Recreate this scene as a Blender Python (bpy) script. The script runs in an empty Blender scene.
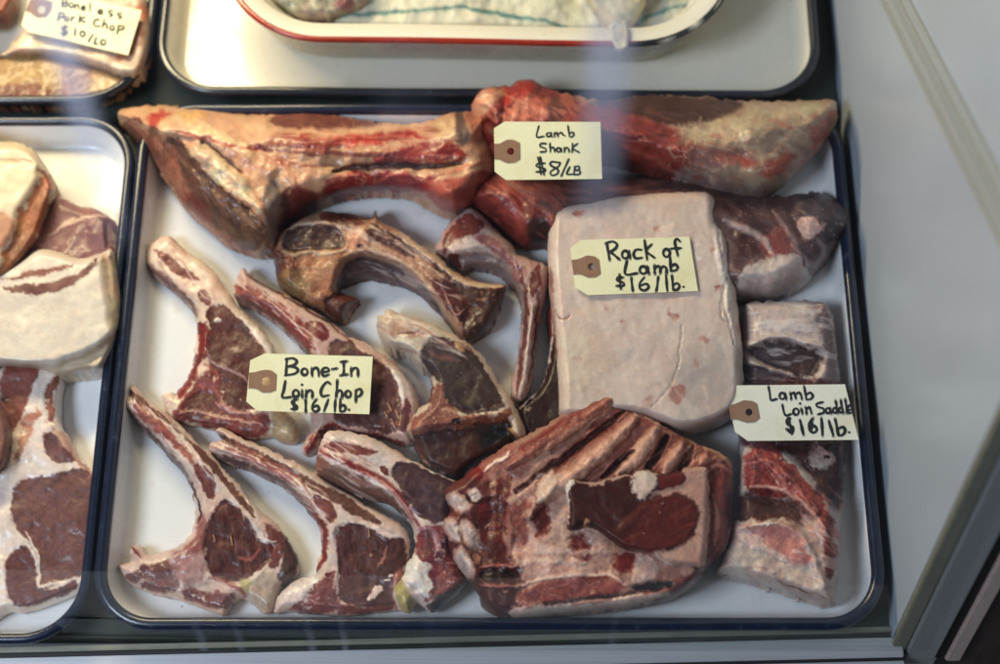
import bpy, bmesh, math, random
import numpy as np
from mathutils import Vector

# ------------------------------------------------------------------ camera, world, lights, exposure
scene = bpy.context.scene
COL = scene.collection
R = math.radians
TH = R(68.0)
FPX = 1500.0
CAM = np.array([0.0, -math.cos(TH), math.sin(TH)])
FW = -CAM
RT = np.array([1.0, 0.0, 0.0])
UP = np.cross(RT, FW)

cam_d = bpy.data.cameras.new("camera")
cam = bpy.data.objects.new("camera", cam_d)
COL.objects.link(cam)
cam.location = CAM.tolist()
cam.rotation_euler = (R(90) - TH, 0, 0)
cam_d.sensor_width = 36.0
cam_d.lens = 54.0
cam_d.clip_start = 0.05
cam_d.clip_end = 50.0
cam_d.dof.use_dof = True
cam_d.dof.focus_distance = 0.94
cam_d.dof.aperture_fstop = 2.9
scene.camera = cam

world = bpy.data.worlds.new("World")
scene.world = world
world.use_nodes = True
bg = world.node_tree.nodes["Background"]
bg.inputs[0].default_value = (0.62, 0.72, 0.86, 1)
bg.inputs[1].default_value = 0.10


def area_light(name, loc, target, size, size_y, power, color):
    l = bpy.data.lights.new(name, 'AREA')
    l.shape = 'RECTANGLE'
    l.size = size
    l.size_y = size_y
    l.energy = power
    l.color = color
    o = bpy.data.objects.new(name, l)
    COL.objects.link(o)
    o.location = loc
    d = Vector(target) - Vector(loc)
    o.rotation_euler = d.to_track_quat('-Z', 'Y').to_euler()
    return o


# the tube lamp under the roof of the case (warm, long, at the back) and the shop's daylight from the front left
area_light("case_tube_lamp", (-0.40, 0.44, 0.44), (-0.20, 0.08, 0.0), 0.46, 0.06, 5.6, (1.0, 0.81, 0.49))
area_light("shop_daylight", (-0.95, -0.50, 1.25), (-0.05, 0.0, 0.0), 0.45, 0.45, 19.5, (0.76, 0.84, 1.0))

scene.view_settings.view_transform = 'Standard'
scene.view_settings.look = 'None'
scene.view_settings.exposure = 0.0
scene.view_settings.gamma = 1.0


# ------------------------------------------------------------------ projection helpers
def rays(px, py):
    px = np.asarray(px, float)
    py = np.asarray(py, float)
    return (FW[None, :] + RT[None, :] * ((px.reshape(-1, 1) - 500) / FPX)
            - UP[None, :] * ((py.reshape(-1, 1) - 332) / FPX))


def px2w(px, py, z):
    d = rays(np.atleast_1d(px), np.atleast_1d(py))
    z = np.broadcast_to(np.atleast_1d(z), (d.shape[0],))
    s = (z - CAM[2]) / d[:, 2]
    return CAM[None, :] + d * s[:, None]


def px2x(px, py, X):
    d = rays([px], [py])[0]
    return CAM + d * ((X - CAM[0]) / d[0])


def ZM(x0, y0, s):
    return lambda pts: [(x0 + u / s, y0 + v / s) for u, v in pts]


# ------------------------------------------------------------------ noise
def _hash(ix, iy, seed):
    n = (ix.astype(np.int64) * 374761393 + iy.astype(np.int64) * 668265263 + seed * 1274126177) & 0xffffffff
    n = ((n ^ (n >> 13)) * 1274126177) & 0xffffffff
    n = (n ^ (n >> 16)) & 0xffffffff
    return n.astype(np.float64) / 4294967295.0


def vnoise(x, y, seed=0):
    ix = np.floor(x)
    iy = np.floor(y)
    fx = x - ix
    fy = y - iy
    fx = fx * fx * fx * (fx * (fx * 6 - 15) + 10)
    fy = fy * fy * fy * (fy * (fy * 6 - 15) + 10)
    a = _hash(ix, iy, seed)
    b = _hash(ix + 1, iy, seed)
    c = _hash(ix, iy + 1, seed)
    d = _hash(ix + 1, iy + 1, seed)
    return (a * (1 - fx) + b * fx) * (1 - fy) + (c * (1 - fx) + d * fx) * fy


def fbm(x, y, sc, oc=4, seed=0):
    """-1..1, feature size sc in pixels"""
    x = np.asarray(x) / sc
    y = np.asarray(y) / sc
    t = np.zeros_like(x)
    a = 1.0
    s = 0.0
    for i in range(oc):
        t += a * (vnoise(x + 17.3 * i, y - 9.1 * i, seed + i * 31) * 2 - 1)
        s += a
        a *= 0.55
        x = x * 1.93 + y * 0.4
        y = y * 1.93 - x * 0.2
    return t / s * 1.5


def aniso(x, y, ang, sl, sw, seed=0, oc=3):
    c, s = math.cos(R(ang)), math.sin(R(ang))
    u = x * c + y * s
    v = -x * s + y * c
    v = v + 2.0 * fbm(x, y, 22, 2, seed + 5)
    return fbm(u / sl, v / sw, 1.0, oc, seed)


def smooth_closed(pts, n=4):
    P = np.array(pts, float)
    m = len(P)
    out = []
    for i in range(m):
        p0, p1, p2, p3 = P[(i - 1) % m], P[i], P[(i + 1) % m], P[(i + 2) % m]
        for k in range(n):
            t = k / n
            out.append(0.5 * ((2 * p1) + (-p0 + p2) * t + (2 * p0 - 5 * p1 + 4 * p2 - p3) * t * t
                              + (-p0 + 3 * p1 - 3 * p2 + p3) * t ** 3))
    return np.array(out)


def smooth_open(pts, n=5):
    P = np.array(pts, float)
    if len(P) < 3:
        return P
    P = np.vstack([2 * P[0] - P[1], P, 2 * P[-1] - P[-2]])
    out = []
    for i in range(1, len(P) - 2):
        p0, p1, p2, p3 = P[i - 1], P[i], P[i + 1], P[i + 2]
        for k in range(n):
            t = k / n
            out.append(0.5 * ((2 * p1) + (-p0 + p2) * t + (2 * p0 - 5 * p1 + 4 * p2 - p3) * t * t
                              + (-p0 + 3 * p1 - 3 * p2 + p3) * t ** 3))
    out.append(P[-2])
    return np.array(out)


def poly_sd(x, y, P, want_near=False):
    """signed distance (positive inside) to closed polygon P"""
    n = len(P)
    best = np.full(x.shape, 1e18)
    nx = np.zeros_like(x)
    ny = np.zeros_like(y)
    ins = np.zeros(x.shape, bool)
    for i in range(n):
        ax, ay = P[i]
        bx, by = P[(i + 1) % n]
        dx, dy = bx - ax, by - ay
        L = dx * dx + dy * dy + 1e-12
        t = np.clip(((x - ax) * dx + (y - ay) * dy) / L, 0, 1)
        qx = ax + t * dx
        qy = ay + t * dy
        d = (x - qx) ** 2 + (y - qy) ** 2
        m = d < best
        best = np.where(m, d, best)
        if want_near:
            nx = np.where(m, qx, nx)
            ny = np.where(m, qy, ny)
        c = ((ay > y) != (by > y))
        if abs(dy) > 1e-12:
            ins ^= c & (x < (bx - ax) * (y - ay) / dy + ax)
    sd = np.sqrt(best) * np.where(ins, 1, -1)
    if want_near:
        return sd, nx, ny
    return sd


def line_d(x, y, P):
    best = np.full(x.shape, 1e18)
    tt = np.zeros_like(x)
    n = len(P)
    for i in range(n - 1):
        ax, ay = P[i]
        bx, by = P[i + 1]
        dx, dy = bx - ax, by - ay
        L = dx * dx + dy * dy + 1e-12
        t = np.clip(((x - ax) * dx + (y - ay) * dy) / L, 0, 1)
        d = (x - ax - t * dx) ** 2 + (y - ay - t * dy) ** 2
        m = d < best
        best = np.where(m, d, best)
        tt = np.where(m, (i + t) / (n - 1), tt)
    return np.sqrt(best), tt


def sst(a, b, x):
    t = np.clip((x - a) / (b - a + 1e-12), 0, 1)
    return t * t * (3 - 2 * t)


def lin(c):
    c = np.array(c, float) / 255.0
    return np.where(c <= 0.04045, c / 12.92, ((c + 0.055) / 1.055) ** 2.4)


# ------------------------------------------------------------------ materials
def new_mat(name):
    m = bpy.data.materials.new(name)
    m.use_nodes = True
    nt = m.node_tree
    return m, nt, nt.nodes["Principled BSDF"]


def noise_node(nt, scale, detail=4, rough=0.6, coord='Object'):
    tc = nt.nodes.new('ShaderNodeTexCoord')
    n = nt.nodes.new('ShaderNodeTexNoise')
    n.inputs['Scale'].default_value = scale
    n.inputs['Detail'].default_value = detail
    n.inputs['Roughness'].default_value = rough
    nt.links.new(tc.outputs[coord], n.inputs['Vector'])
    return n


def ramp(nt, src, stops):
    r = nt.nodes.new('ShaderNodeValToRGB')
    e = r.color_ramp.elements
    e[0].position, e[0].color = stops[0][0], (*stops[0][1], 1)
    e[1].position, e[1].color = stops[1][0], (*stops[1][1], 1)
    for p, c in stops[2:]:
        k = e.new(p)
        k.color = (*c, 1)
    nt.links.new(src, r.inputs[0])
    return r


def bump(nt, bsdf, src, strength, dist):
    b = nt.nodes.new('ShaderNodeBump')
    b.inputs['Strength'].default_value = strength
    b.inputs['Distance'].default_value = dist
    nt.links.new(src, b.inputs['Height'])
    nt.links.new(b.outputs[0], bsdf.inputs['Normal'])
    return b


def mixmul(nt, a, b, fac=1.0):
    m = nt.nodes.new('ShaderNodeMix')
    m.data_type = 'RGBA'
    m.blend_type = 'MULTIPLY'
    m.inputs[0].default_value = fac
    nt.links.new(a, m.inputs[6])
    nt.links.new(b, m.inputs[7])
    return m.outputs[2]


def flesh_mat(name, rough, rvar, bstr, bdist, bscale, spec=0.5, sss=0.0, grain=0.12, coat=0.0):
    m, nt, b = new_mat(name)
    at = nt.nodes.new('ShaderNodeAttribute')
    at.attribute_name = 'Col'
    n1 = noise_node(nt, bscale * 1.7, 5, 0.65)
    r1 = ramp(nt, n1.outputs[0], [(0.3, (1 - grain * 1.6,) * 3), (0.7, (1 + grain,) * 3)])
    c = mixmul(nt, at.outputs['Color'], r1.outputs[0])
    nt.links.new(c, b.inputs['Base Color'])
    n2 = noise_node(nt, bscale * 0.5, 3, 0.6)
    r2 = ramp(nt, n2.outputs[0], [(0.3, (rough - rvar,) * 3), (0.7, (rough + rvar,) * 3)])
    nt.links.new(r2.outputs[0], b.inputs['Roughness'])
    b.inputs['Specular IOR Level'].default_value = spec
    if coat:
        b.inputs['Coat Weight'].default_value = coat
        b.inputs['Coat Roughness'].default_value = 0.14
    if sss:
        b.inputs['Subsurface Weight'].default_value = sss
        b.inputs['Subsurface Radius'].default_value = (1.0, 0.45, 0.3)
        b.inputs['Subsurface Scale'].default_value = 0.0018
    n3 = noise_node(nt, bscale, 6, 0.68)
    bump(nt, b, n3.outputs[0], bstr, bdist)
    return m


M = {}
M['lean'] = flesh_mat('moist_lean_meat', 0.45, 0.1, 0.4, 0.0002, 330, 0.35, grain=0.16, coat=0.12, sss=0.25)
M['fat'] = flesh_mat('creamy_fat', 0.40, 0.1, 0.4, 0.00025, 260, 0.45, grain=0.05, coat=0.16, sss=0.4)
M['bone'] = flesh_mat('sawn_bone', 0.46, 0.1, 0.7, 0.0005, 420, 0.45, grain=0.12, coat=0.14, sss=0.25)
M['liner'] = flesh_mat('crumpled_liner', 0.45, 0.1, 0.6, 0.002, 90, 0.4, grain=0.04)


def plain_mat(name, col, rough=0.4, metal=0.0, nscale=60, var=0.06, bstr=0.1, bdist=0.0005, spec=0.5, coat=0.0,
              stretch=None):
    m, nt, b = new_mat(name)
    n = noise_node(nt, nscale, 5, 0.6)
    if stretch:
        mp = nt.nodes.new('ShaderNodeMapping')
        mp.inputs['Scale'].default_value = stretch
        tc = nt.nodes.new('ShaderNodeTexCoord')
        nt.links.new(tc.outputs['Object'], mp.inputs[0])
        nt.links.new(mp.outputs[0], n.inputs['Vector'])
    c = np.array(col)
    r = ramp(nt, n.outputs[0], [(0.3, tuple(c * (1 - var))), (0.7, tuple(np.minimum(c * (1 + var), 1)))])
    nt.links.new(r.outputs[0], b.inputs['Base Color'])
    b.inputs['Roughness'].default_value = rough
    b.inputs['Metallic'].default_value = metal
    b.inputs['Specular IOR Level'].default_value = spec
    b.inputs['Coat Weight'].default_value = coat
    b.inputs['Coat Roughness'].default_value = 0.05
    if bstr:
        bump(nt, b, n.outputs[0], bstr, bdist)
    return m


def enamel_mat(name, base, stain, rough=0.16):
    """glossy vitreous enamel with faint smears, drips of meat juice and small chips"""
    m, nt, b = new_mat(name)
    n = noise_node(nt, 14, 6, 0.62)
    r = ramp(nt, n.outputs[0], [(0.35, base), (0.72, tuple(np.array(base) * 0.94))])
    n2 = noise_node(nt, 33, 5, 0.7)
    r2 = ramp(nt, n2.outputs[0], [(0.56, (1, 1, 1)), (0.72, stain)])
    c = mixmul(nt, r.outputs[0], r2.outputs[0], 0.8)
    n4 = noise_node(nt, 260, 2, 0.5)
    r4 = ramp(nt, n4.outputs[0], [(0.735, (1, 1, 1)), (0.755, (0.45, 0.33, 0.28))])
    c = mixmul(nt, c, r4.outputs[0], 0.8)
    nt.links.new(c, b.inputs['Base Color'])
    r3 = ramp(nt, n2.outputs[0], [(0.35, (rough,) * 3), (0.7, (rough + 0.2,) * 3)])
    nt.links.new(r3.outputs[0], b.inputs['Roughness'])
    n3 = noise_node(nt, 25, 2, 0.5)
    bump(nt, b, n3.outputs[0], 0.12, 0.0015)
    return m


M['enamel'] = enamel_mat('white_enamel', (0.80, 0.81, 0.83), (0.90, 0.82, 0.79))
M['enamel_warm'] = enamel_mat('warm_tinted_enamel', (0.74, 0.70, 0.60), (0.95, 0.92, 0.86))  # white enamel with warm lamp light put into its tint


def rim_mat(name, dark, light):
    m, nt, b = new_mat(name)
    n = noise_node(nt, 130, 4, 0.7)
    r = ramp(nt, n.outputs[0], [(0.3, dark), (0.60, tuple(np.array(dark) * 1.6)), (0.76, light)])
    nt.links.new(r.outputs[0], b.inputs['Base Color'])
    b.inputs['Roughness'].default_value = 0.28
    b.inputs['Coat Weight'].default_value = 0.25
    b.inputs['Coat Roughness'].default_value = 0.08
    bump(nt, b, n.outputs[0], 0.15, 0.0008)
    return m


M['rim_navy'] = rim_mat('navy_enamel_rim', (0.004, 0.008, 0.024), (0.05, 0.07, 0.10))
M['rim_black'] = rim_mat('black_enamel_rim', (0.007, 0.009, 0.016), (0.04, 0.045, 0.05))
M['rim_paint'] = flesh_mat('painted_enamel_rim', 0.25, 0.06, 0.1, 0.0004, 80, 0.5, grain=0.08, coat=0.4)
def card_mat(name, col):
    m, nt, b = new_mat(name)
    n = noise_node(nt, 34, 5, 0.6)
    c = np.array(col)
    r = ramp(nt, n.outputs[0], [(0.35, tuple(c)), (0.55, tuple(c * 0.96)), (0.70, tuple(c * np.array([0.90, 0.86, 0.78])))])
    n2 = noise_node(nt, 420, 3, 0.6)
    r2 = ramp(nt, n2.outputs[0], [(0.3, (0.95,) * 3), (0.7, (1.0,) * 3)])
    nt.links.new(mixmul(nt, r.outputs[0], r2.outputs[0]), b.inputs['Base Color'])
    b.inputs['Roughness'].default_value = 0.7
    b.inputs['Specular IOR Level'].default_value = 0.25
    bump(nt, b, n2.outputs[0], 0.2, 0.0003)
    return m


M['tag'] = card_mat('manila_card', (0.85, 0.82, 0.55))
M['tag_pale'] = card_mat('pale_manila_card', (0.84, 0.83, 0.72))
M['patch'] = plain_mat('brown_reinforcing_patch', (0.27, 0.155, 0.10), 0.8, 0, 300, 0.10, 0.2, 0.0003, spec=0.2)
M['ink'] = plain_mat('black_marker_ink', (0.018, 0.02, 0.024), 0.6, 0, 400, 0.3, 0, spec=0.25)
M['deck'] = plain_mat('dark_case_deck', (0.022, 0.030, 0.026), 0.5, 0.0, 40, 0.2, 0.1, 0.0006, spec=0.2)
M['steel'] = plain_mat('brushed_steel', (0.50, 0.52, 0.53), 0.36, 0.35, 40, 0.12, 0.1, 0.0003, stretch=(0.3, 30, 30))
M['steel_post'] = plain_mat('dull_aluminium', (0.30, 0.31, 0.30), 0.42, 0.25, 30, 0.12, 0.06, 0.0003, stretch=(30, 30, 1))
M['olive'] = plain_mat('olive_grey_trim', (0.23, 0.23, 0.18), 0.45, 0.3, 60, 0.15, 0.1, 0.0003)
M['gasket'] = plain_mat('black_rubber', (0.01, 0.01, 0.01), 0.6, 0, 80, 0.2, 0.1, 0.0003)
M['pink'] = plain_mat('pinkish_beige_edge', (0.42, 0.33, 0.29), 0.55, 0, 80, 0.1, 0.1, 0.0003)
M['wood'] = plain_mat('dark_stained_wood', (0.035, 0.02, 0.014), 0.5, 0, 40, 0.45, 0.25, 0.0008, stretch=(4, 1, 1))
M['wall'] = plain_mat('white_case_liner', (0.40, 0.45, 0.53), 0.3, 0, 9, 0.05, 0.12, 0.002, spec=0.5)


# ------------------------------------------------------------------ object helpers
def tag(o, label=None, cat=None, group=None, kind=None):
    if label: o['label'] = label
    if cat: o['category'] = cat
    if group: o['group'] = group
    if kind: o['kind'] = kind
    return o


def empty(name, loc):
    o = bpy.data.objects.new(name, None)
    o.empty_display_size = 0.02
    COL.objects.link(o)
    o.location = loc
    return o


def mesh_obj(name, V, F, mat, parent=None, origin=None, smooth=True, col=None, normals=None):
    V = np.asarray(V, float)
    if origin is None:
        origin = parent.location if parent is not None else Vector((0, 0, 0))
    o_ = np.array(origin)
    me = bpy.data.meshes.new(name)
    if isinstance(F, np.ndarray):
        nv, nf, k = len(V), len(F), F.shape[1]
        me.vertices.add(nv)
        me.vertices.foreach_set('co', (V - o_).astype(np.float32).ravel())
        me.loops.add(nf * k)
        me.loops.foreach_set('vertex_index', F.astype(np.int32).ravel())
        me.polygons.add(nf)
        me.polygons.foreach_set('loop_start', (np.arange(nf) * k).astype(np.int32))
        me.polygons.foreach_set('loop_total', np.full(nf, k, np.int32))
        me.update(calc_edges=True)
    else:
        me.from_pydata((V - o_).tolist(), [], F)
        me.update()
    if smooth:
        me.polygons.foreach_set('use_smooth', np.ones(len(me.polygons), bool))
    if col is not None:
        a = me.attributes.new('Col', 'FLOAT_COLOR', 'POINT')
        a.data.foreach_set('color', np.hstack([col, np.ones((len(col), 1))]).astype(np.float32).ravel())
    me.materials.append(mat)
    if normals is not None:
        me.normals_split_custom_set_from_vertices(normals.tolist())
    ob = bpy.data.objects.new(name, me)
    COL.objects.link(ob)
    if parent is not None:
        ob.parent = parent
    else:
        ob.location = origin
    return ob


def box(name, x0, x1, y0, y1, z0, z1, mat, parent=None, bev=0.0):
    bm = bmesh.new()
    vs = [bm.verts.new(((x0, x1)[i], (y0, y1)[j], (z0, z1)[k])) for i in (0, 1) for j in (0, 1) for k in (0, 1)]
    for f in ((0, 1, 3, 2), (4, 6, 7, 5), (0, 4, 5, 1), (2, 3, 7, 6), (0, 2, 6, 4), (1, 5, 7, 3)):
        bm.faces.new([vs[i] for i in f])
    if bev:
        bmesh.ops.bevel(bm, geom=bm.edges[:], offset=bev, segments=2, affect='EDGES')
    bmesh.ops.recalc_face_normals(bm, faces=bm.faces[:])
    me = bpy.data.meshes.new(name)
    o_ = parent.location if parent is not None else Vector(((x0 + x1) / 2, (y0 + y1) / 2, z0))
    for v in bm.verts:
        v.co -= Vector(o_)
    bm.to_mesh(me)
    bm.free()
    me.materials.append(mat)
    ob = bpy.data.objects.new(name, me)
    COL.objects.link(ob)
    if parent is not None:
        ob.parent = parent
    else:
        ob.location = o_
    return ob


# ------------------------------------------------------------------ the meat builder
class Cut:
    """One cut of meat: a modelled relief over its outline, with its own muscles, fat and bone.
    Outlines are traced in photo pixels and set at their real height on the tray."""

    def __init__(s, name, label, cat, outline, T, z0=0.001, r=14, base=(215, 195, 185), bpart='fat', bmat='fat',
                 step=0.8, seed=1, lo=0.12, hi=0.55, rough=1.2, jag=1.6, tilt=(0, 0), group=None, mott=0.14,
                 fine=0.16, gain=1.0):
        s.name, s.label, s.cat, s.group = name, label, cat, group
        P = smooth_closed(outline, 5)
        PS = P
        if jag:
            kk = []
            for i_ in range(len(P)):
                a_, b_ = P[i_], P[(i_ + 1) % len(P)]
                m_ = max(1, int(np.hypot(*(b_ - a_)) / 1.5))
                kk += [a_ + (b_ - a_) * t_ / m_ for t_ in range(m_)] if m_ < 8 else [a_ + (b_ - a_) * t_ / 8 for t_ in range(8)]
            P = np.array(kk)
            P = P + np.stack([fbm(P[:, 0], P[:, 1], 7, 3, seed + 3), fbm(P[:, 0], P[:, 1], 7, 3, seed + 77)], 1) * jag
            P = P + np.stack([fbm(P[:, 0], P[:, 1], 2.5, 2, seed + 4), fbm(P[:, 0], P[:, 1], 2.5, 2, seed + 78)], 1) * min(jag, 1.6) * 0.35
        s.P = P
        x0, y0 = P.min(0) - 2
        x1, y1 = P.max(0) + 2
        xs = np.arange(x0, x1 + step, step)
        ys = np.arange(y0, y1 + step, step)
        X, Y = np.meshgrid(xs, ys)
        sd, nx, ny = poly_sd(X, Y, P, True)
        keep = sd > -0.75 * step
        out = keep & (sd < 0)
        X = np.where(out, nx, X)
        Y = np.where(out, ny, Y)
        sd = np.where(out, 0, sd)
        s.shape = X.shape
        s.keep = keep
        s.step = step
        sh = np.clip(poly_sd(X, Y, PS) + 0.6, 0, None)
        gy, gx = np.gradient(sh, step)
        for _ in range(3):
            gy = (gy + np.roll(gy, 1, 0) + np.roll(gy, -1, 0) + np.roll(gy, 1, 1) + np.roll(gy, -1, 1)) / 5
        s.idx = np.flatnonzero(keep.ravel())
        s.x = X.ravel()[s.idx]
        s.y = Y.ravel()[s.idx]
        s.sd = sd.ravel()[s.idx]
        g = gy.ravel()[s.idx]
        s.seed = seed
        s.T = T
        s.gain = gain
        s.z0 = z0
        s.sh = sh.ravel()[s.idx]
        e = np.clip(s.sh / r, 0, 1)
        prof = (1 - (1 - e) ** 2) ** (0.8 if T > 0.038 else (0.66 if T > 0.025 else 0.56))
        edge = lo + (hi - lo) * np.clip(0.5 + 0.6 * g, 0, 1)
        s.h = T * (edge + (1 - edge) * prof)
        s.h += (tilt[0] * (s.x - P[:, 0].mean()) + tilt[1] * (s.y - P[:, 1].mean())) * 0.001 * prof
        s.h += (fbm(s.x, s.y, 26, 3, seed + 9) * rough + fbm(s.x, s.y, 6, 3, seed + 19) * rough * fine) * 0.001 * e
        s.c = np.tile(lin(base), (len(s.x), 1))
        s.part = np.zeros(len(s.x), int)
        s.parts = [(bpart, bmat)]
        s.mott = mott
        s._mottle(np.ones(len(s.x)), mott, 99)

    def _mottle(s, w, amp, sd):
        n1 = fbm(s.x, s.y, 13, 4, s.seed + sd)
        n2 = fbm(s.x, s.y, 4, 3, s.seed + sd + 7)
        n3 = fbm(s.x, s.y, 1.9, 2, s.seed + sd + 21)
        f = 1 + amp * (0.75 * n1 + 0.5 * n2 + 0.18 * n3)
        hue = 1 + amp * 0.55 * fbm(s.x, s.y, 18, 3, s.seed + sd + 13)
        s.c *= (1 + (f - 1) * w)[:, None]
        s.c[:, 1] *= 1 + (hue - 1) * w
        s.c[:, 2] *= 1 + (hue - 1) * w

    def area(s, pts, col, soft=1.0, warp=2.5, dh=0.0, part=None, mat='lean', mott=0.22, fib=None, op=1.0, hs=None):
        P = smooth_closed(pts, 3)
        s.seed += 1
        wx = s.x + warp * fbm(s.x, s.y, 9, 4, s.seed + 41) + 0.9 * fbm(s.x, s.y, 2.6, 2, s.seed + 42)
        wy = s.y + warp * fbm(s.x, s.y, 9, 4, s.seed + 57) + 0.9 * fbm(s.x, s.y, 2.6, 2, s.seed + 58)
        bb = (s.x > P[:, 0].min() - 12) & (s.x < P[:, 0].max() + 12) & (s.y > P[:, 1].min() - 12) & (s.y < P[:, 1].max() + 12)
        sd = np.full(len(s.x), -99.0)
        if bb.any():
            sd[bb] = poly_sd(wx[bb], wy[bb], P)
        w = sst(-soft, soft, sd) * op
        base = np.tile(lin(col), (len(s.x), 1))
        old = s.c
        s.c = base
        s._mottle(np.ones(len(s.x)), mott, 200)
        if fib:
            ang, amp = fib[0], fib[1]
            n = aniso(s.x, s.y, ang, 16, 2.6, s.seed + 3)
            s.c *= (1 + amp * n)[:, None]
            k = sst(0.42, 0.75, aniso(s.x, s.y, ang, 20, 3.2, s.seed + 23)) * 0.2 * min(1, amp * 3)
            s.c = s.c * (1 - k[:, None]) + lin((205, 170, 160)) * k[:, None]
        s.c = old * (1 - w[:, None]) + s.c * w[:, None]
        if dh:
            q = (hs if hs else max(soft, 2.0)) * 1.25
            s0 = np.full(len(s.x), -99.0)
            if bb.any():
                s0[bb] = poly_sd(s.x[bb] + 2.0 * fbm(s.x[bb], s.y[bb], 24, 2, 5), s.y[bb] + 2.0 * fbm(s.x[bb], s.y[bb], 24, 2, 6), P)
            s.h += sst(-q, q, s0) * dh * 0.001
        if part:
            s.parts.append((part, mat))
            s.part[sd > 0] = len(s.parts) - 1
        return s

    def line(s, pts, w, col, soft=1.2, dh=0.0, warp=1.5, op=1.0, taper=True, part=None, mat='bone'):
        P = smooth_open(pts)
        s.seed += 1
        wx = s.x + warp * fbm(s.x, s.y, 8, 3, s.seed + 61)
        wy = s.y + warp * fbm(s.x, s.y, 8, 3, s.seed + 73)
        d, t = line_d(wx, wy, P)
        ww = w * 0.5 * (np.sqrt(np.clip(4 * t * (1 - t), 0.15, 1)) if taper else 1.0)
        k = sst(-soft, soft, ww - d) * op
        cc = lin(col)[None, :] * (1 + 0.15 * fbm(s.x, s.y, 6, 3, s.seed))[:, None]
        s.c = s.c * (1 - k[:, None]) + cc * k[:, None]
        if dh:
            q = np.clip(1 - (d / (ww + 1.5)) ** 2, 0, 1)
            s.h += q * dh * 0.001
        if part:
            s.parts.append((part, mat))
            s.part[d < ww] = len(s.parts) - 1
        return s

    def spot(s, x, y, rx, ry, col, soft=1.5, dh=0.0, ang=0, op=1.0, warp=2.0, part=None, mat='bone'):
        s.seed += 1
        wx = s.x + warp * fbm(s.x, s.y, 6, 3, s.seed + 61) - x
        wy = s.y + warp * fbm(s.x, s.y, 6, 3, s.seed + 73) - y
        c, q = math.cos(R(ang)), math.sin(R(ang))
        u = (wx * c + wy * q) / rx
        v = (-wx * q + wy * c) / ry
        d = (1 - np.sqrt(u * u + v * v)) * min(rx, ry)
        k = sst(-soft, soft, d) * op
        s.c = s.c * (1 - k[:, None]) + lin(col)[None, :] * k[:, None]
        if dh:
            s.h += sst(-1, min(rx, ry), d) * dh * 0.001
        if part:
            s.parts.append((part, mat))
            s.part[d > 0] = len(s.parts) - 1
        return s

    def crumbs(s, n, pts, col, rmin=0.6, rmax=1.8, dh=0.6):
        """irregular flecks: dry crumbs of fat, bone dust, torn sinew"""
        P = np.array(pts, float)
        s.seed += 2
        sd = poly_sd(s.x, s.y, P)
        A = max(60.0, float((sd > 0).sum()) * s.step ** 2)
        dens = n * (0.6 * (rmin + rmax)) ** 2 * 3.1 / A
        m = sd > 0
        if m.sum() < 10: return s
        q = fbm(s.x, s.y, 2.1 + rmax * 1.3, 3, s.seed + 411) + 0.5 * fbm(s.x, s.y, 14, 2, s.seed + 433)
        th = np.quantile(q[m], 1 - min(0.5, dens * 0.9))
        k = sst(th, th + 0.16, q) * sst(-1, 2, sd) * 0.6
        s.c = s.c * (1 - k[:, None]) + lin(col)[None, :] * k[:, None]
        s.h += k * dh * 0.0005
        return s

    def veins(s, pts, col, scale=9, th=0.06, op=0.6, dh=0.0):
        """thin wandering seams of fat or sinew"""
        P = smooth_closed(pts, 3)
        s.seed += 3
        n = np.abs(fbm(s.x, s.y, scale, 3, s.seed + 301))
        k = (1 - sst(0, th, n)) * op * sst(-2, 2, poly_sd(s.x, s.y, P))
        s.c = s.c * (1 - k[:, None]) + lin(col)[None, :] * k[:, None]
        if dh: s.h += k * np.clip(dh, -0.1, 0.1) * 0.001
        return s

    def ridge(s, pts, w, dh):
        """relief only: a rounded ridge (or furrow) along a line"""
        P = smooth_open(pts)
        d, t = line_d(s.x + 2 * fbm(s.x, s.y, 14, 2, s.seed + 7), s.y + 2 * fbm(s.x, s.y, 14, 2, s.seed + 8), P)
        s.h += np.exp(-(d / (w * 0.5)) ** 2) * dh * 0.001 * np.sqrt(np.clip(s.sd / 6, 0, 1))
        return s

    def streaks(s, pts, ang, col, op=0.6, ln=34, wd=4.0, th=0.15, dh=0.0):
        """long soft fibres of sinew or blood along the grain"""
        P = smooth_closed(pts, 3)
        s.seed += 4
        sd = poly_sd(s.x, s.y, P)
        n = aniso(s.x, s.y, ang, ln, wd, s.seed + 501, 3)
        k = sst(th, th + 0.45, n) * op * sst(-3, 5, sd)
        s.c = s.c * (1 - k[:, None]) + lin(col)[None, :] * k[:, None]
        if dh: s.h += k * dh * 0.001
        return s

    def build(s):
        z = s.z0 + np.maximum(s.h, 0.0006)
        V = px2w(s.x, s.y, z)
        n = len(V)
        m = np.full(s.shape[0] * s.shape[1], -1, int)
        m[s.idx] = np.arange(n)
        G = m.reshape(s.shape)
        q = np.stack([G[:-1, :-1], G[1:, :-1], G[1:, 1:], G[:-1, 1:]], -1).reshape(-1, 4)
        F = q[(q >= 0).all(1)]
        # boundary skirt
        E = np.concatenate([F[:, [0, 1]], F[:, [1, 2]], F[:, [2, 3]], F[:, [3, 0]]])
        key = np.sort(E, 1)
        key = key[:, 0] * n + key[:, 1]
        u, inv, cnt = np.unique(key, return_inverse=True, return_counts=True)
        b = cnt[inv] == 1
        BE = E[b]
        fi = (np.arange(len(E)) % len(F))[b]
        bv = np.unique(BE)
        cen = V.mean(0)
        B1 = V[bv].copy()
        B1[:, 2] = s.z0
        d = cen[None, :2] - B1[:, :2]
        d /= np.linalg.norm(d, axis=1)[:, None] + 1e-9
        B1[:, :2] += d * 0.001
        mp = np.full(n, -1, int)
        mp[bv] = n + np.arange(len(bv))
        SF = np.stack([BE[:, 1], BE[:, 0], mp[BE[:, 0]], mp[BE[:, 1]]], 1)
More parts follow.
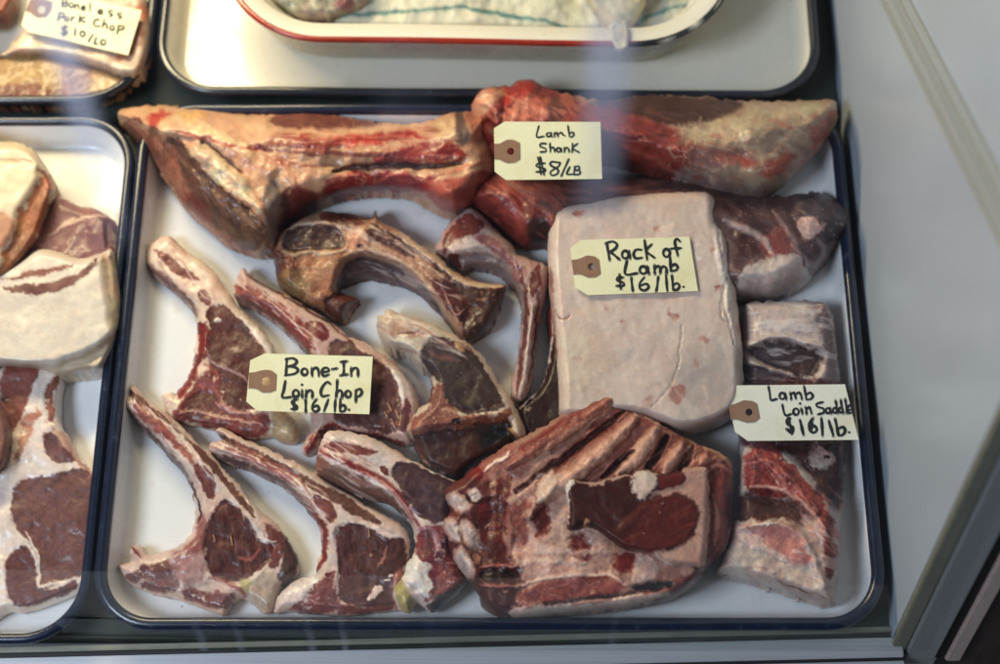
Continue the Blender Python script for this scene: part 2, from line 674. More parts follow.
        AV = np.vstack([V, B1])
        AC = np.clip(np.vstack([s.c, s.c[bv]]), 0.004, 0.86)
        AF = np.vstack([F, SF])
        fp = s.part[AF[:, 0].clip(max=n - 1)]
        fp[len(F):] = s.part[F[fi][:, 0]]
        a, b_, c, d_ = (AV[AF[:, i]] for i in range(4))
        fn = np.cross(c - a, d_ - b_)
        N = np.zeros_like(AV)
        for i in range(4):
            np.add.at(N, AF[:, i], fn)
        N /= np.linalg.norm(N, axis=1)[:, None] + 1e-15
        # remove slivers with no area
        ok = np.linalg.norm(fn, axis=1) > 1e-12
        AF, fp = AF[ok], fp[ok]
        lum = (AC @ np.array([0.3, 0.55, 0.15]))[:, None]
        sat = ((AC.max(1) - AC.min(1)) / AC.max(1))[:, None]
        q_ = 0.02 + 0.16 * sat ** 2
        AC = (AC * (1 - q_) + lum * q_) * s.gain
        AC = 0.80 * (AC / 0.80) ** np.array([1.24, 1.36, 1.32])
        AC *= (np.clip(lum, 0.004, 0.8) / 0.80) ** 0.17
        root = empty(s.name, (cen[0], cen[1], s.z0))
        tag(root, s.label, s.cat, s.group)
        for k, (pn, mt) in enumerate(s.parts):
            f = AF[fp == k]
            if len(f) < 12:
                continue
            uv, inv = np.unique(f, return_inverse=True)
            inv = inv.reshape(-1, 4)
            lab = np.arange(len(uv))
            ea = np.concatenate([inv[:, 0], inv[:, 1], inv[:, 2], inv[:, 3]])
            eb = np.concatenate([inv[:, 1], inv[:, 2], inv[:, 3], inv[:, 0]])
            while True:
                mn = np.minimum(lab[ea], lab[eb])
                l2 = lab.copy()
                np.minimum.at(l2, ea, mn)
                np.minimum.at(l2, eb, mn)
                l2 = l2[l2]
                if (l2 == lab).all(): break
                lab = l2
            fl = lab[inv[:, 0]]
            u_, c_ = np.unique(fl, return_counts=True)
            big = u_[c_ > max(20, 0.012 * len(f))]
            if len(big) < 2:
                groups = [np.ones(len(f), bool)]
            else:
                main = u_[np.argmax(c_)]
                groups = [(fl == b_) | ((~np.isin(fl, big)) & (b_ == main)) for b_ in big]
            for gm_ in groups:
                u2, i2 = np.unique(f[gm_], return_inverse=True)
                mesh_obj(pn, AV[u2], i2.reshape(-1, 4), M[mt], root, col=AC[u2], normals=N[u2])
        s.root = root
        return root

# ================================================================== THE CASE (setting)
def wpt(px, py, z):
    return px2w(px, py, z)[0]


deck = box('case_deck', -0.75, 0.2415, -0.203, 0.75, -0.02, -0.003, M['deck'])
tag(deck, kind='structure')
WX = 0.2415
f0 = px2x(896, 629, WX)
f1 = px2x(990, 425, WX)
SL = (f1 - f0) / np.linalg.norm(f1 - f0)          # the slant of the front glass, seen from the side
f0 = f0 - SL * (f0[2] + 0.02) / SL[2]


def yfront(z):
    return f0[1] + SL[1] / SL[2] * (z - f0[2])


def slab_yz(name, x0, x1, prof, mat, parent=None):
    V = [(x0, y, z) for y, z in prof] + [(x1, y, z) for y, z in prof]
    n = len(prof)
    F = [list(range(n))[::-1], [n + i for i in range(n)]]
    for i in range(n):
        j = (i + 1) % n
        F.append([i, j, n + j, n + i])
    o = mesh_obj(name, V, F, mat, parent, origin=None if parent is not None else (x0, prof[0][0], prof[0][1]), smooth=False)
    bm = bmesh.new(); bm.from_mesh(o.data); bmesh.ops.recalc_face_normals(bm, faces=bm.faces[:]); bm.to_mesh(o.data); bm.free()
    return o


wall = slab_yz('side_wall', WX, WX + 0.008, [(yfront(-0.003), -0.003), (0.75, -0.003), (0.75, 0.62), (yfront(0.62), 0.62)], M['wall'])
tag(wall, 'white end wall of the display case on the right of the trays', 'wall')
bw = box('back_wall', -0.75, WX, 0.752, 0.76, -0.003, 0.62, M['wall'])
tag(bw, 'pale back wall of the case behind the rear trays', 'wall')

# slanted corner post: bars running up the slant of the glass
post = empty('corner_post', (WX, f0[1], f0[2]))
tag(post, 'slanted grey metal corner post with black seal at the right end of the front glass', 'corner post')


def slant_bar(name, x0, x1, n0, n1, mat, L=0.62, s0=0.0, parent=post):
    nrm = np.array([0, -SL[2], SL[1]])
    V = []
    for s_ in (s0, L):
        for (x, q) in ((x0, n0), (x1, n0), (x1, n1), (x0, n1)):
            V.append(np.array([x, f0[1], f0[2]]) + SL * s_ + nrm * q)
    F = [(0, 1, 2, 3), (4, 7, 6, 5), (0, 4, 5, 1), (1, 5, 6, 2), (2, 6, 7, 3), (3, 7, 4, 0)]
    o = mesh_obj(name, V, F, mat, parent, smooth=False)
    bm = bmesh.new(); bm.from_mesh(o.data)
    bmesh.ops.recalc_face_normals(bm, faces=bm.faces[:])
    bmesh.ops.bevel(bm, geom=bm.edges[:], offset=0.0008, segments=2, affect='EDGES')
    bm.to_mesh(o.data); bm.free()
    return o


slant_bar('inner_trim', WX - 0.0005, WX + 0.0085, 0.001, 0.006, M['olive'])
slant_bar('post_face', WX + 0.009, WX + 0.028, 0.001, 0.008, M['steel_post'])
slant_bar('rubber_seal', WX + 0.0285, WX + 0.036, -0.004, 0.004, M['gasket'])
slant_bar('edge_strip', WX + 0.0365, WX + 0.046, -0.004, 0.006, M['pink'])
wp = slant_bar('wood_panel', WX + 0.0465, WX + 0.40, -0.02, 0.002, M['wood'], L=0.7, s0=-0.2, parent=None)
tag(wp, 'dark wooden end panel beside the slanted post at lower right', 'wood panel')

# added strips stand in for bright diagonal lines on the end wall
g0 = px2x(884, 0, WX)
g1 = px2x(1000, 236, WX)
line_strips = empty('wall_line_strips', g0.tolist())
tag(line_strips, 'thin bright strips added for diagonal bright lines on the white end wall', 'rail')
gd = (g1 - g0) / np.linalg.norm(g1 - g0)
gn = np.cross(gd, [1, 0, 0])


def wall_strip(name, off, w, d, mat):
    V = []
    for s_ in (-0.1, np.linalg.norm(g1 - g0) + 0.25):
        for (o_, x) in ((off, WX - 0.0003), (off + w, WX - 0.0003), (off + w * 0.8, WX - d), (off + w * 0.2, WX - d)):
            p = g0 + gd * s_ + gn * o_
            V.append((x, p[1], p[2]))
    F = [(0, 1, 2, 3), (4, 7, 6, 5), (0, 4, 5, 1), (1, 5, 6, 2), (2, 6, 7, 3), (3, 7, 4, 0)]
    o = mesh_obj(name, V, F, mat, line_strips, smooth=False)
    bm = bmesh.new(); bm.from_mesh(o.data); bmesh.ops.recalc_face_normals(bm, faces=bm.faces[:]); bm.to_mesh(o.data); bm.free()
    return o


wall_strip('backing_strip', -0.004, 0.030, 0.0008, M['steel_post'])
wall_strip('bright_bead', 0.000, 0.004, 0.004, M['steel'])
wall_strip('bright_bead', 0.010, 0.005, 0.005, M['steel'])
wall_strip('bright_bead', 0.021, 0.003, 0.003, M['steel'])

# front rail that carries the glass
ra = wpt(0, 648, 0.0)
rb = wpt(900, 627, 0.0)
ang = math.atan2(rb[1] - ra[1], rb[0] - ra[0])
rail = empty('front_rail', (rb[0], rb[1], -0.003))
tag(rail, 'long metal sill rail along the front edge of the case under the trays', 'rail')


def rail_bar(name, n0, n1, z0, z1, mat, x0=-0.95, x1=0.0):
    """bar along the rail line: n = distance towards the customer"""
    u = np.array([math.cos(ang), math.sin(ang), 0])
    v = np.array([math.sin(ang), -math.cos(ang), 0])
    V = []
    for s_ in (x0, x1):
        for (n_, z) in ((n0, z0), (n1, z0), (n1, z1), (n0, z1)):
            V.append(np.array([rb[0], rb[1], z]) + u * s_ + v * n_)
    F = [(0, 1, 2, 3), (4, 7, 6, 5), (0, 4, 5, 1), (1, 5, 6, 2), (2, 6, 7, 3), (3, 7, 4, 0)]
    o = mesh_obj(name, V, F, mat, rail, smooth=False)
    bm = bmesh.new(); bm.from_mesh(o.data)
    bmesh.ops.recalc_face_normals(bm, faces=bm.faces[:])
    bmesh.ops.bevel(bm, geom=bm.edges[:], offset=0.0006, segments=2, affect='EDGES')
    bm.to_mesh(o.data); bm.free()
    return o


rail_bar('olive_lip', 0.0, 0.0034, -0.010, 0.003, M['olive'])
rail_bar('glass_channel', 0.0036, 0.0062, -0.012, -0.001, M['gasket'])
rail_bar('steel_face', 0.0065, 0.0185, -0.012, 0.0015, M['steel'])
rail_bar('seal_groove', 0.0185, 0.0205, -0.012, -0.001, M['gasket'])
rail_bar('outer_sill', 0.0207, 0.06, -0.014, 0.001, M['steel'])

# ================================================================== TRAYS
def rrect(cx, cy, hx, hy, rad, n=14, rot=0.0):
    pts = []
    for (sx, sy, a0) in ((1, 1, 0), (-1, 1, 90), (-1, -1, 180), (1, -1, 270)):
        for i in range(n + 1):
            a = R(a0 + 90 * i / n)
            pts.append((sx * (hx - rad) + rad * math.cos(a), sy * (hy - rad) + rad * math.sin(a)))
    c, s = math.cos(rot), math.sin(rot)
    out = []
    # extra points on the straight runs so the rim can wobble a little
    m = len(pts)
    for i in range(m):
        a, b = pts[i], pts[(i + 1) % m]
        L = math.hypot(b[0] - a[0], b[1] - a[1])
        k = max(1, int(L / 0.012))
        for j in range(k):
            t = j / k
            x, y = a[0] + (b[0] - a[0]) * t, a[1] + (b[1] - a[1]) * t
            out.append((cx + x * c - y * s, cy + x * s + y * c))
    return np.array(out)


def tray(name, label, x0, x1, y0, y1, zf, depth, rad, body, rim, inset=0.009, bead=0.0034, rot=0.0, group=None,
         rimcol=None, flange=0.0):
    cx, cy, hx, hy = (x0 + x1) / 2, (y0 + y1) / 2, (x1 - x0) / 2, (y1 - y0) / 2
    root = empty(name, (cx, cy, zf))
    tag(root, label, 'tray', group)

    def ring(ins, z):
        r_ = max(rad - ins, 0.004)
        p = rrect(0, 0, hx - ins, hy - ins, r_, 14)
        return p, z
    # constant vertex count: build base ring once and push inward along normals
    base = rrect(0, 0, hx, hy, rad, 14)
    nx = np.roll(base, -1, 0) - np.roll(base, 1, 0)
    nrm = np.stack([nx[:, 1], -nx[:, 0]], 1)
    nrm /= np.linalg.norm(nrm, axis=1)[:, None]
    K = len(base)
    c, s = math.cos(rot), math.sin(rot)

    def mk(offs):
        V = []
        for ins, z in offs:
            p = base - nrm * ins
            w = 0.0004 * np.sin(p[:, 0] * 37 + p[:, 1] * 29)
            V.append(np.stack([cx + p[:, 0] * c - p[:, 1] * s, cy + p[:, 0] * s + p[:, 1] * c, zf + z + w * (z > 0.004)], 1))
        V = np.vstack(V)
        F = []
        for k in range(len(offs) - 1):
            for i in range(K):
                j = (i + 1) % K
                F.append((k * K + i, k * K + j, (k + 1) * K + j, (k + 1) * K + i))
        return V, F
    top = depth
    b = bead
    # interior: from the bead down the flared wall, filleted into the floor
    offs = [(b * 0.9, top + b * 0.35), (b * 1.6 + flange, top - b * 0.3), (b * 1.9 + flange, top - 0.003)]
    for t in np.linspace(0.2, 1, 5):
        offs.append((b * 1.9 + flange + (inset - b * 1.2) * t * 0.8, top - 0.003 - (top - 0.008) * t))
    i0 = offs[-1][0]
    for t in np.linspace(0.2, 1, 5):
        a = t * math.pi / 2
        offs.append((i0 + 0.005 * (1 - math.cos(a)) + 0.001 * t, 0.005 * (1 - math.sin(a))))
    V, F = mk(offs)
    L = len(offs) - 1
    F.append([L * K + i for i in range(K)])
    mesh_obj('basin', V, F, body, root)
    offs = []
    offs = [(b + b * math.cos(R(a)), top + b * math.sin(R(a))) for a in np.linspace(-30, 230, 13)]
    offs += [(b * 0.7, top - b * 1.4), (b + inset * 0.42, 0.005), (b + inset * 0.95, -0.001)]
    V, F = mk(offs)
    F = [f[::-1] for f in F]
    col = None
    if rimcol is not None:
        col = rimcol(V)
    mesh_obj('rim', V, F, rim, root, col=col)
    return root


# main tray under the lamb; rear and side trays around it
tray('enamel_tray', 'large white enamel tray with navy rim holding all the lamb cuts', -0.2482, 0.2352, -0.2030, 0.1615,
     0.0, 0.0215, 0.038, M['enamel'], M['rim_navy'], group='white enamel meat trays', bead=0.0040)
tray('enamel_tray', 'white enamel tray on the left holding the pork slabs and bone-in pork chop', -0.73, -0.2497, -0.211, 0.1530,
     0.0, 0.0195, 0.040, M['enamel'], M['rim_navy'], group='white enamel meat trays')
xl = wpt(157, 60, 0.022)[0]
xr = wpt(823, 60, 0.022)[0]
tray('enamel_tray', 'warm-tinted enamel tray with black rim behind the lamb, the red-rimmed tray standing in it', xl, xr, 0.1670, 0.56,
     0.0, 0.0215, 0.045, M['enamel_warm'], M['rim_black'], group='white enamel meat trays', rot=R(-0.5))
tray('enamel_tray', 'enamel tray with black rim in the top left corner holding boneless pork chops', -0.75, xl - 0.004, 0.1615, 0.55,
     0.0, 0.0215, 0.050, M['enamel_warm'], M['rim_black'], group='white enamel meat trays')


def redrim(V):
    n = fbm(V[:, 0] * 1500, V[:, 1] * 1500, 14, 4, 5)
    chip = sst(0.0, 0.004, V[:, 0] - 0.085 + 0.012 * n)
    c = lin((150, 42, 24))[None, :] * (1 + 0.2 * n)[:, None]
    d = lin((32, 34, 38))[None, :]
    c = c * (1 - chip[:, None]) + d * chip[:, None]
    w = sst(0.55, 0.62, n) * chip
    low = (V[:, 2] < 0.006 + 0.046 - 0.0030)[:, None]
    c = np.where(low, lin((196, 184, 160))[None, :], c)
    return np.clip(c * (1 - w[:, None]) + lin((190, 185, 170))[None, :] * w[:, None], 0.003, 0.9)


rx0 = wpt(222, 0, 0.05)[0]
rx1 = wpt(738, 0, 0.05)[0]
ry = wpt(480, 46, 0.05)[1]
tray('red_rimmed_tray', 'white enamel tray with red rim chipped black at the right end', rx0, rx1, ry, ry + 0.26,
     0.006, 0.046, 0.072, M['enamel_warm'], M['rim_paint'], inset=0.030, bead=0.0022, rot=R(-1.1), rimcol=redrim, flange=0.012)

# ================================================================== CUTS OF MEAT
A_ = ZM(110, 90, 3.69); B_ = ZM(280, 90, 4.15); C_ = ZM(440, 70, 3.69); D_ = ZM(600, 80, 2.765)
E_ = ZM(260, 200, 3.846); F_ = ZM(370, 290, 3.495); G_ = ZM(420, 180, 2.653); H_ = ZM(530, 180, 2.555)
I_ = ZM(130, 230, 3.018); J_ = ZM(220, 260, 3.319); K_ = ZM(105, 380, 2.767); L_ = ZM(200, 420, 3.161)
M_ = ZM(300, 420, 3.32); N_ = ZM(430, 380, 2.659); O_ = ZM(560, 390, 2.768); Q_ = ZM(710, 290, 2.012)
FATW = (226, 208, 196)

# ---- rib chop, upper left
c = Cut('lamb_chop', 'lamb rib chop at upper left, under the left half of the bone-in tag', 'lamb chop',
        I_([(50, 62), (60, 45), (82, 26), (108, 17), (128, 22), (150, 45), (180, 68), (225, 98), (262, 135), (300, 190), (330, 235),
            (370, 275), (405, 310), (430, 350), (442, 385), (450, 440), (445, 520), (470, 548), (508, 590), (506, 640), (470, 645), (430, 628),
            (390, 632), (340, 630), (300, 615), (250, 605), (180, 588), (130, 575), (108, 540), (100, 505), (120, 490), (140, 495), (150, 480),
            (170, 455), (180, 430), (192, 400), (196, 360), (200, 310), (195, 270), (185, 240), (150, 200), (110, 165), (75, 140), (50, 105)]),
        0.015, 0.001, 13, base=(222, 202, 186), seed=11, group='lamb chops on the big tray', lo=0.05)
c.area(I_([(52, 100), (90, 125), (140, 165), (180, 205), (200, 235), (205, 262), (186, 242), (150, 202), (110, 167), (75, 142), (52, 112)]), (150, 118, 104), 2, 2, part='rib_bone', mat='bone')  # side face of the rib, its shade put into the darker colour
c.area(I_([(75, 60), (92, 62), (150, 100), (200, 140), (214, 157), (180, 150), (130, 128), (95, 92)]), (158, 100, 90), 1.2, 1.5, 0, 'rib_muscle')
c.area(I_([(203, 188), (215, 178), (235, 195), (245, 220), (232, 228), (212, 212)]), (146, 84, 78), 1, 1, -0.3)
c.area(I_([(130, 562), (150, 520), (170, 495), (215, 440), (250, 400), (268, 410), (258, 480), (290, 530), (350, 548), (418, 556), (420, 600), (412, 618), (340, 628), (250, 598), (180, 586)]), (158, 82, 72), 2, 3, 0, 'backbone', 'bone', 0.4)
c.area(I_([(232, 255), (240, 234), (262, 226), (290, 232), (320, 255), (350, 288), (380, 330), (405, 370), (402, 440), (390, 520), (370, 545), (300, 530), (262, 480), (255, 440), (240, 400), (233, 350), (240, 300)]), (124, 80, 72), 1.3, 2, -0.9, 'eye_muscle', 'lean', 0.18, (60, 0.14))
c.area(I_([(198, 292), (215, 281), (232, 290), (238, 320), (232, 360), (217, 400), (202, 440), (172, 492), (150, 512), (140, 492), (172, 445), (197, 395), (212, 340), (205, 305)]), (150, 48, 44), 1.5, 3, 0.3, mott=0.4)
c.area(I_([(160, 545), (190, 492), (250, 490), (266, 540), (205, 575)]), (128, 76, 60), 2, 3, -1)
c.line(I_([(232, 360), (250, 400), (300, 420), (350, 450), (372, 500)]), 3, (176, 150, 152), 1, 0.2)
c.line(I_([(150, 555), (200, 545), (250, 560), (330, 575), (400, 590)]), 2.2, (205, 165, 150), 1, 0.4)
c.line(I_([(265, 520), (300, 545), (360, 555)]), 4, (206, 160, 146), 1.5, 0.4)
c.line(I_([(225, 400), (262, 440), (262, 500)]), 5, (190, 110, 98), 2, 0.3, op=0.8)
c.line(I_([(340, 262), (400, 330), (432, 385)]), 5, (236, 226, 220), 1.5, 0.5)
c.spot(*I_([(265, 272)])[0], 4, 2.5, (230, 215, 205), 0.8, 1.0, 20)
c.area(I_([(425, 560), (460, 552), (505, 590), (500, 640), (460, 640), (428, 610)]), (214, 190, 158), 2, 3, 1.0, 'cartilage', 'fat')
c.crumbs(14, I_([(130, 460), (260, 420), (420, 560), (400, 620), (120, 570)]), (214, 180, 165))
c.crumbs(10, I_([(430, 550), (505, 560), (500, 640), (430, 640)]), (216, 176, 120), 0.8, 2, 0.8)
c.veins(I_([(130, 460), (260, 420), (420, 560), (400, 620), (120, 570)]), (200, 150, 138), 10, 0.08, 0.6, 0.3)
c.streaks(I_([(60, 30), (140, 20), (300, 200), (210, 240), (60, 100)]), 50, (184, 124, 110), 0.4, 26, 3, 0.2, -0.2)
c.streaks(I_([(60, 30), (140, 20), (300, 200), (210, 240), (60, 100)]), 50, (232, 218, 208), 0.5, 26, 3, 0.25, 0.2)
c.build()

# ---- second rib chop under the tag
c = Cut('lamb_chop', 'lamb rib chop lying under the right half of the bone-in tag', 'lamb chop',
        J_([(47, 100), (55, 60), (66, 34), (80, 27), (95, 38), (130, 70), (180, 95), (240, 125), (300, 160), (350, 190), (400, 230), (450, 262),
            (500, 285), (550, 318), (600, 358), (640, 415), (660, 470), (655, 530), (645, 580), (635, 612), (600, 612), (550, 594), (500, 585),
            (420, 580), (380, 565), (340, 580), (330, 620), (290, 650), (272, 630), (285, 590), (305, 560), (300, 520), (288, 470), (288, 400),
            (298, 340), (290, 312), (265, 282), (230, 248), (190, 213), (150, 183), (100, 153), (52, 132)]),
        0.019, 0.001, 14, base=(214, 188, 176), seed=21, group='lamb chops on the big tray', lo=0.05)
c.area(J_([(45, 105), (100, 128), (160, 165), (220, 210), (270, 260), (300, 300), (298, 330), (265, 285), (230, 248), (190, 213), (150, 183), (100, 153), (52, 132)]), (140, 108, 98), 2, 2, part='rib_bone', mat='bone')
c.area(J_([(60, 80), (110, 92), (180, 128), (250, 185), (300, 235), (312, 290), (282, 282), (220, 222), (150, 165), (90, 128), (58, 112)]), (168, 92, 84), 2, 2.5, 0, 'rib_muscle', 'lean', 0.3, (38, 0.2))
c.area(J_([(280, 210), (310, 201), (345, 212), (363, 240), (355, 268), (320, 262), (290, 235)]), (146, 72, 70), 1, 1, -0.3)
c.line(J_([(92, 50), (150, 88), (210, 118), (280, 158), (340, 195), (400, 242), (440, 270)]), 1.8, (112, 74, 62), 0.8, -0.8)
c.line(J_([(150, 130), (220, 180), (290, 260)]), 2, (222, 188, 178), 1, 0.2)
c.area(J_([(358, 292), (370, 268), (400, 262), (440, 278), (470, 300), (510, 322), (560, 360), (588, 400), (592, 450), (600, 490), (602, 540), (560, 580), (500, 562), (400, 545), (380, 520), (370, 400), (360, 340)]), (122, 82, 76), 1.3, 2, -0.9, 'eye_muscle', 'lean', 0.18, (70, 0.16))
c.area(J_([(612, 450), (632, 480), (626, 540), (602, 572), (590, 540), (602, 495)]), (138, 72, 66), 1.2, 2)
c.line(J_([(575, 370), (600, 420), (606, 470)]), 6, (232, 220, 214), 1.5, 0.5)
c.line(J_([(540, 330), (600, 385), (640, 450), (648, 520)]), 5, (226, 212, 204), 2, 0.3)
c.area(J_([(285, 640), (300, 590), (335, 552), (380, 535), (420, 562), (500, 575), (560, 590), (604, 598), (600, 615), (500, 590), (380, 570), (335, 590), (320, 630)]), (160, 74, 66), 1.5, 3, 0, 'backbone', 'bone', 0.4)
c.veins(J_([(285, 640), (300, 570), (380, 530), (600, 590), (600, 615), (380, 575), (330, 630)]), (210, 175, 160), 8, 0.1, 0.7, 0.3)
c.crumbs(14, J_([(540, 500), (600, 500), (600, 590), (540, 590)]), (205, 130, 95), 0.6, 1.4)
c.crumbs(8, J_([(290, 540), (350, 540), (330, 630), (280, 640)]), (222, 200, 190))
c.streaks(J_([(50, 40), (120, 60), (330, 180), (300, 300), (60, 120)]), 38, (184, 124, 110), 0.4, 26, 3, 0.2, -0.2)
c.streaks(J_([(50, 40), (120, 60), (330, 180), (300, 300), (60, 120)]), 38, (232, 218, 208), 0.5, 26, 3, 0.25, 0.2)
c.line(J_([(585, 500), (592, 525)]), 0.9, (214, 178, 124), 0.5, 0.5, warp=0.2, taper=False)  # small golden light reflections painted as tan strokes, also the lines below
c.line(J_([(570, 530), (580, 556)]), 0.9, (214, 178, 124), 0.5, 0.5, warp=0.2, taper=False)
c.line(J_([(545, 505), (556, 520)]), 0.9, (214, 178, 124), 0.5, 0.5, warp=0.2, taper=False)
c.line(J_([(600, 520), (596, 548)]), 0.9, (214, 178, 124), 0.5, 0.5, warp=0.2, taper=False)
c.line(J_([(560, 480), (568, 500)]), 0.9, (214, 178, 124), 0.5, 0.5, warp=0.2, taper=False)
c.build()

# ---- curved chop, bottom left corner
c = Cut('lamb_chop', 'lamb rib chop with long curved rib in the bottom left corner of the big tray', 'lamb chop',
        K_([(32, 62), (45, 44), (62, 38), (60, 25), (78, 12), (90, 22), (110, 45), (150, 78), (200, 116), (232, 146), (260, 178), (300, 212),
            (340, 258), (375, 293), (400, 328), (440, 368), (480, 405), (502, 430), (520, 465), (536, 498), (536, 530), (515, 560), (492, 578),
            (480, 605), (466, 638), (440, 645), (405, 618), (375, 605), (355, 620), (330, 652), (300, 645), (240, 622), (180, 602), (130, 592),
            (80, 572), (50, 545), (40, 515), (70, 502), (68, 478), (76, 456), (95, 463), (115, 480), (150, 480), (200, 460), (225, 440), (245, 405),
            (252, 370), (246, 330), (235, 290), (215, 255), (190, 225), (150, 182), (110, 142), (80, 112), (48, 90)]),
        0.017, 0.001, 12, base=(214, 194, 184), seed=31, group='lamb chops on the big tray', lo=0.05)
c.area(K_([(34, 70), (70, 85), (110, 122), (150, 165), (195, 212), (225, 250), (245, 300), (246, 330), (230, 290), (210, 255), (185, 225), (150, 184), (110, 144), (80, 114), (48, 92)]), (128, 104, 98), 2, 2, part='rib_bone', mat='bone')
c.area(K_([(62, 30), (85, 36), (130, 75), (190, 120), (240, 170), (290, 212), (330, 262), (370, 310), (408, 362), (416, 384), (392, 364), (340, 302), (290, 243), (240, 188), (190, 143), (130, 93), (75, 52)]), (134, 94, 74), 1.1, 1.2, -0.9, 'cut_side', 'lean', 0.15, (48, 0.12))
c.area(K_([(80, 72), (100, 72), (150, 112), (200, 160), (240, 212), (248, 240), (232, 224), (180, 172), (120, 122), (82, 90)]), (172, 104, 92), 1.5, 2, 0, 'rib_muscle', 'lean', 0.25, (48, 0.25))
c.line(K_([(110, 75), (180, 130), (245, 195), (275, 235)]), 3, (228, 210, 200), 1, 0.3)
c.area(K_([(248, 238), (262, 230), (298, 268), (306, 300), (295, 330), (280, 318), (268, 290), (250, 265)]), (140, 86, 80), 1.1, 1.5, -0.3)
c.area(K_([(60, 535), (120, 512), (180, 502), (202, 540), (190, 590), (130, 582), (80, 562)]), (138, 88, 82), 2, 3, 0, 'backbone', 'bone', 0.3)
c.area(K_([(220, 575), (300, 590), (352, 590), (345, 632), (300, 634), (220, 606)]), (142, 76, 68), 2, 3, 0, mott=0.3)
c.area(K_([(186, 482), (240, 450), (270, 440), (282, 500), (275, 560), (210, 562), (190, 520)]), (186, 152, 148), 3, 3, 0.8, mott=0.25)
c.area(K_([(255, 380), (275, 370), (285, 420), (270, 470), (235, 480), (225, 462), (250, 430)]), (172, 116, 108), 2, 2)
c.area(K_([(300, 362), (325, 336), (350, 338), (380, 368), (412, 400), (422, 440), (460, 448), (466, 480), (432, 522), (382, 562), (330, 556), (290, 542), (280, 500), (275, 440), (285, 390)]), (114, 62, 58), 1.3, 2.5, -1.2, 'eye_muscle', 'lean', 0.2, (80, 0.28))
c.area(K_([(440, 390), (470, 412), (497, 438), (492, 490), (470, 522), (450, 502), (470, 460), (452, 430)]), (140, 82, 74), 1.5, 2)
c.area(K_([(500, 430), (520, 462), (536, 495), (535, 530), (500, 575), (470, 562), (492, 500)]), (112, 88, 80), 2, 2, 0)
c.line(K_([(400, 385), (425, 415), (435, 440), (470, 448)]), 5, (228, 214, 206), 1.2, 0.4)
c.line(K_([(245, 285), (255, 330), (266, 375), (258, 400)]), 2.4, (44, 28, 32), 0.8, -1.5)
c.area(K_([(400, 572), (450, 530), (484, 560), (470, 632), (440, 642), (405, 612)]), (194, 176, 160), 2, 3, 0, 'cartilage', 'fat')
c.spot(*K_([(388, 568)])[0], 6, 8, (190, 182, 140), 2, 0.5)
c.line(K_([(285, 545), (340, 562), (385, 592), (380, 610)]), 4, (168, 62, 52), 2, 0.3, op=0.8)
c.line(K_([(370, 490), (400, 500), (430, 470)]), 3, (196, 120, 104), 1.5, 0.2)
c.line(K_([(240, 640), (300, 650), (332, 655)]), 2, (224, 212, 200), 1, 0.3)
c.veins(K_([(50, 520), (190, 480), (360, 590), (340, 650), (100, 590)]), (208, 178, 168), 9, 0.09, 0.7, 0.3)
c.crumbs(26, K_([(45, 500), (230, 470), (350, 600), (330, 650), (100, 585)]), (228, 212, 204), 0.6, 2.2, 0.7)
c.line(K_([(75, 460), (85, 478), (100, 490)]), 3, (140, 60, 55), 1, 0.5)
c.streaks(K_([(40, 30), (110, 40), (300, 220), (250, 300), (40, 90)]), 48, (184, 124, 110), 0.4, 26, 3, 0.2, -0.2)
c.streaks(K_([(40, 30), (110, 40), (300, 220), (250, 300), (40, 90)]), 48, (232, 218, 208), 0.5, 26, 3, 0.25, 0.2)
c.line(K_([(385, 300), (400, 340)]), 0.9, (214, 178, 124), 0.5, 0.5, warp=0.2, taper=False)  # tan strokes from here down are painted glints of light
c.line(K_([(375, 350), (385, 385)]), 0.9, (214, 178, 124), 0.5, 0.5, warp=0.2, taper=False)
c.line(K_([(372, 318), (405, 325)]), 0.9, (214, 178, 124), 0.5, 0.5, warp=0.2, taper=False)
c.line(K_([(398, 310), (410, 322)]), 0.9, (214, 178, 124), 0.5, 0.5, warp=0.2, taper=False)
c.line(K_([(348, 432), (352, 458)]), 0.9, (214, 178, 124), 0.5, 0.5, warp=0.2, taper=False)
c.line(K_([(300, 430), (304, 446)]), 0.9, (214, 178, 124), 0.5, 0.5, warp=0.2, taper=False)
c.line(K_([(385, 235), (402, 205)]), 0.9, (214, 178, 124), 0.5, 0.5, warp=0.2, taper=False)
c.build()

# ---- chop, bottom centre
c = Cut('lamb_chop', 'second lamb rib chop from the bottom left corner, ragged white fat tip', 'lamb chop',
        L_([(30, 90), (42, 68), (70, 60), (50, 46), (45, 30), (65, 22), (110, 42), (170, 72), (230, 98), (300, 132), (360, 167), (420, 206),
            (480, 238), (540, 276), (600, 308), (640, 332), (656, 360), (666, 392), (662, 430), (654, 470), (658, 540), (650, 590), (600, 606),
            (540, 612), (480, 621), (420, 620), (340, 613), (280, 606), (240, 612), (234, 590), (244, 555), (282, 520), (320, 500), (358, 490),
            (373, 450), (384, 400), (379, 360), (364, 320), (334, 280), (298, 240), (258, 205), (200, 177), (150, 152), (90, 136), (42, 112)]),
        0.018, 0.001, 12, base=(218, 198, 188), seed=41, group='lamb chops on the big tray', lo=0.05)
c.area(L_([(30, 98), (90, 115), (150, 132), (200, 155), (262, 190), (305, 225), (345, 270), (370, 310), (366, 325), (334, 283), (298, 242), (258, 207), (200, 179), (150, 154), (90, 138), (42, 114)]), (132, 104, 98), 2, 2, part='rib_bone', mat='bone')
c.area(L_([(52, 36), (80, 50), (140, 78), (220, 114), (300, 158), (380, 204), (450, 235), (510, 275), (572, 320), (562, 331), (500, 308), (430, 264), (360, 224), (290, 174), (200, 128), (110, 88), (60, 58)]), (130, 92, 74), 1.1, 1.2, -0.9, 'cut_side', 'lean', 0.15, (30, 0.12))
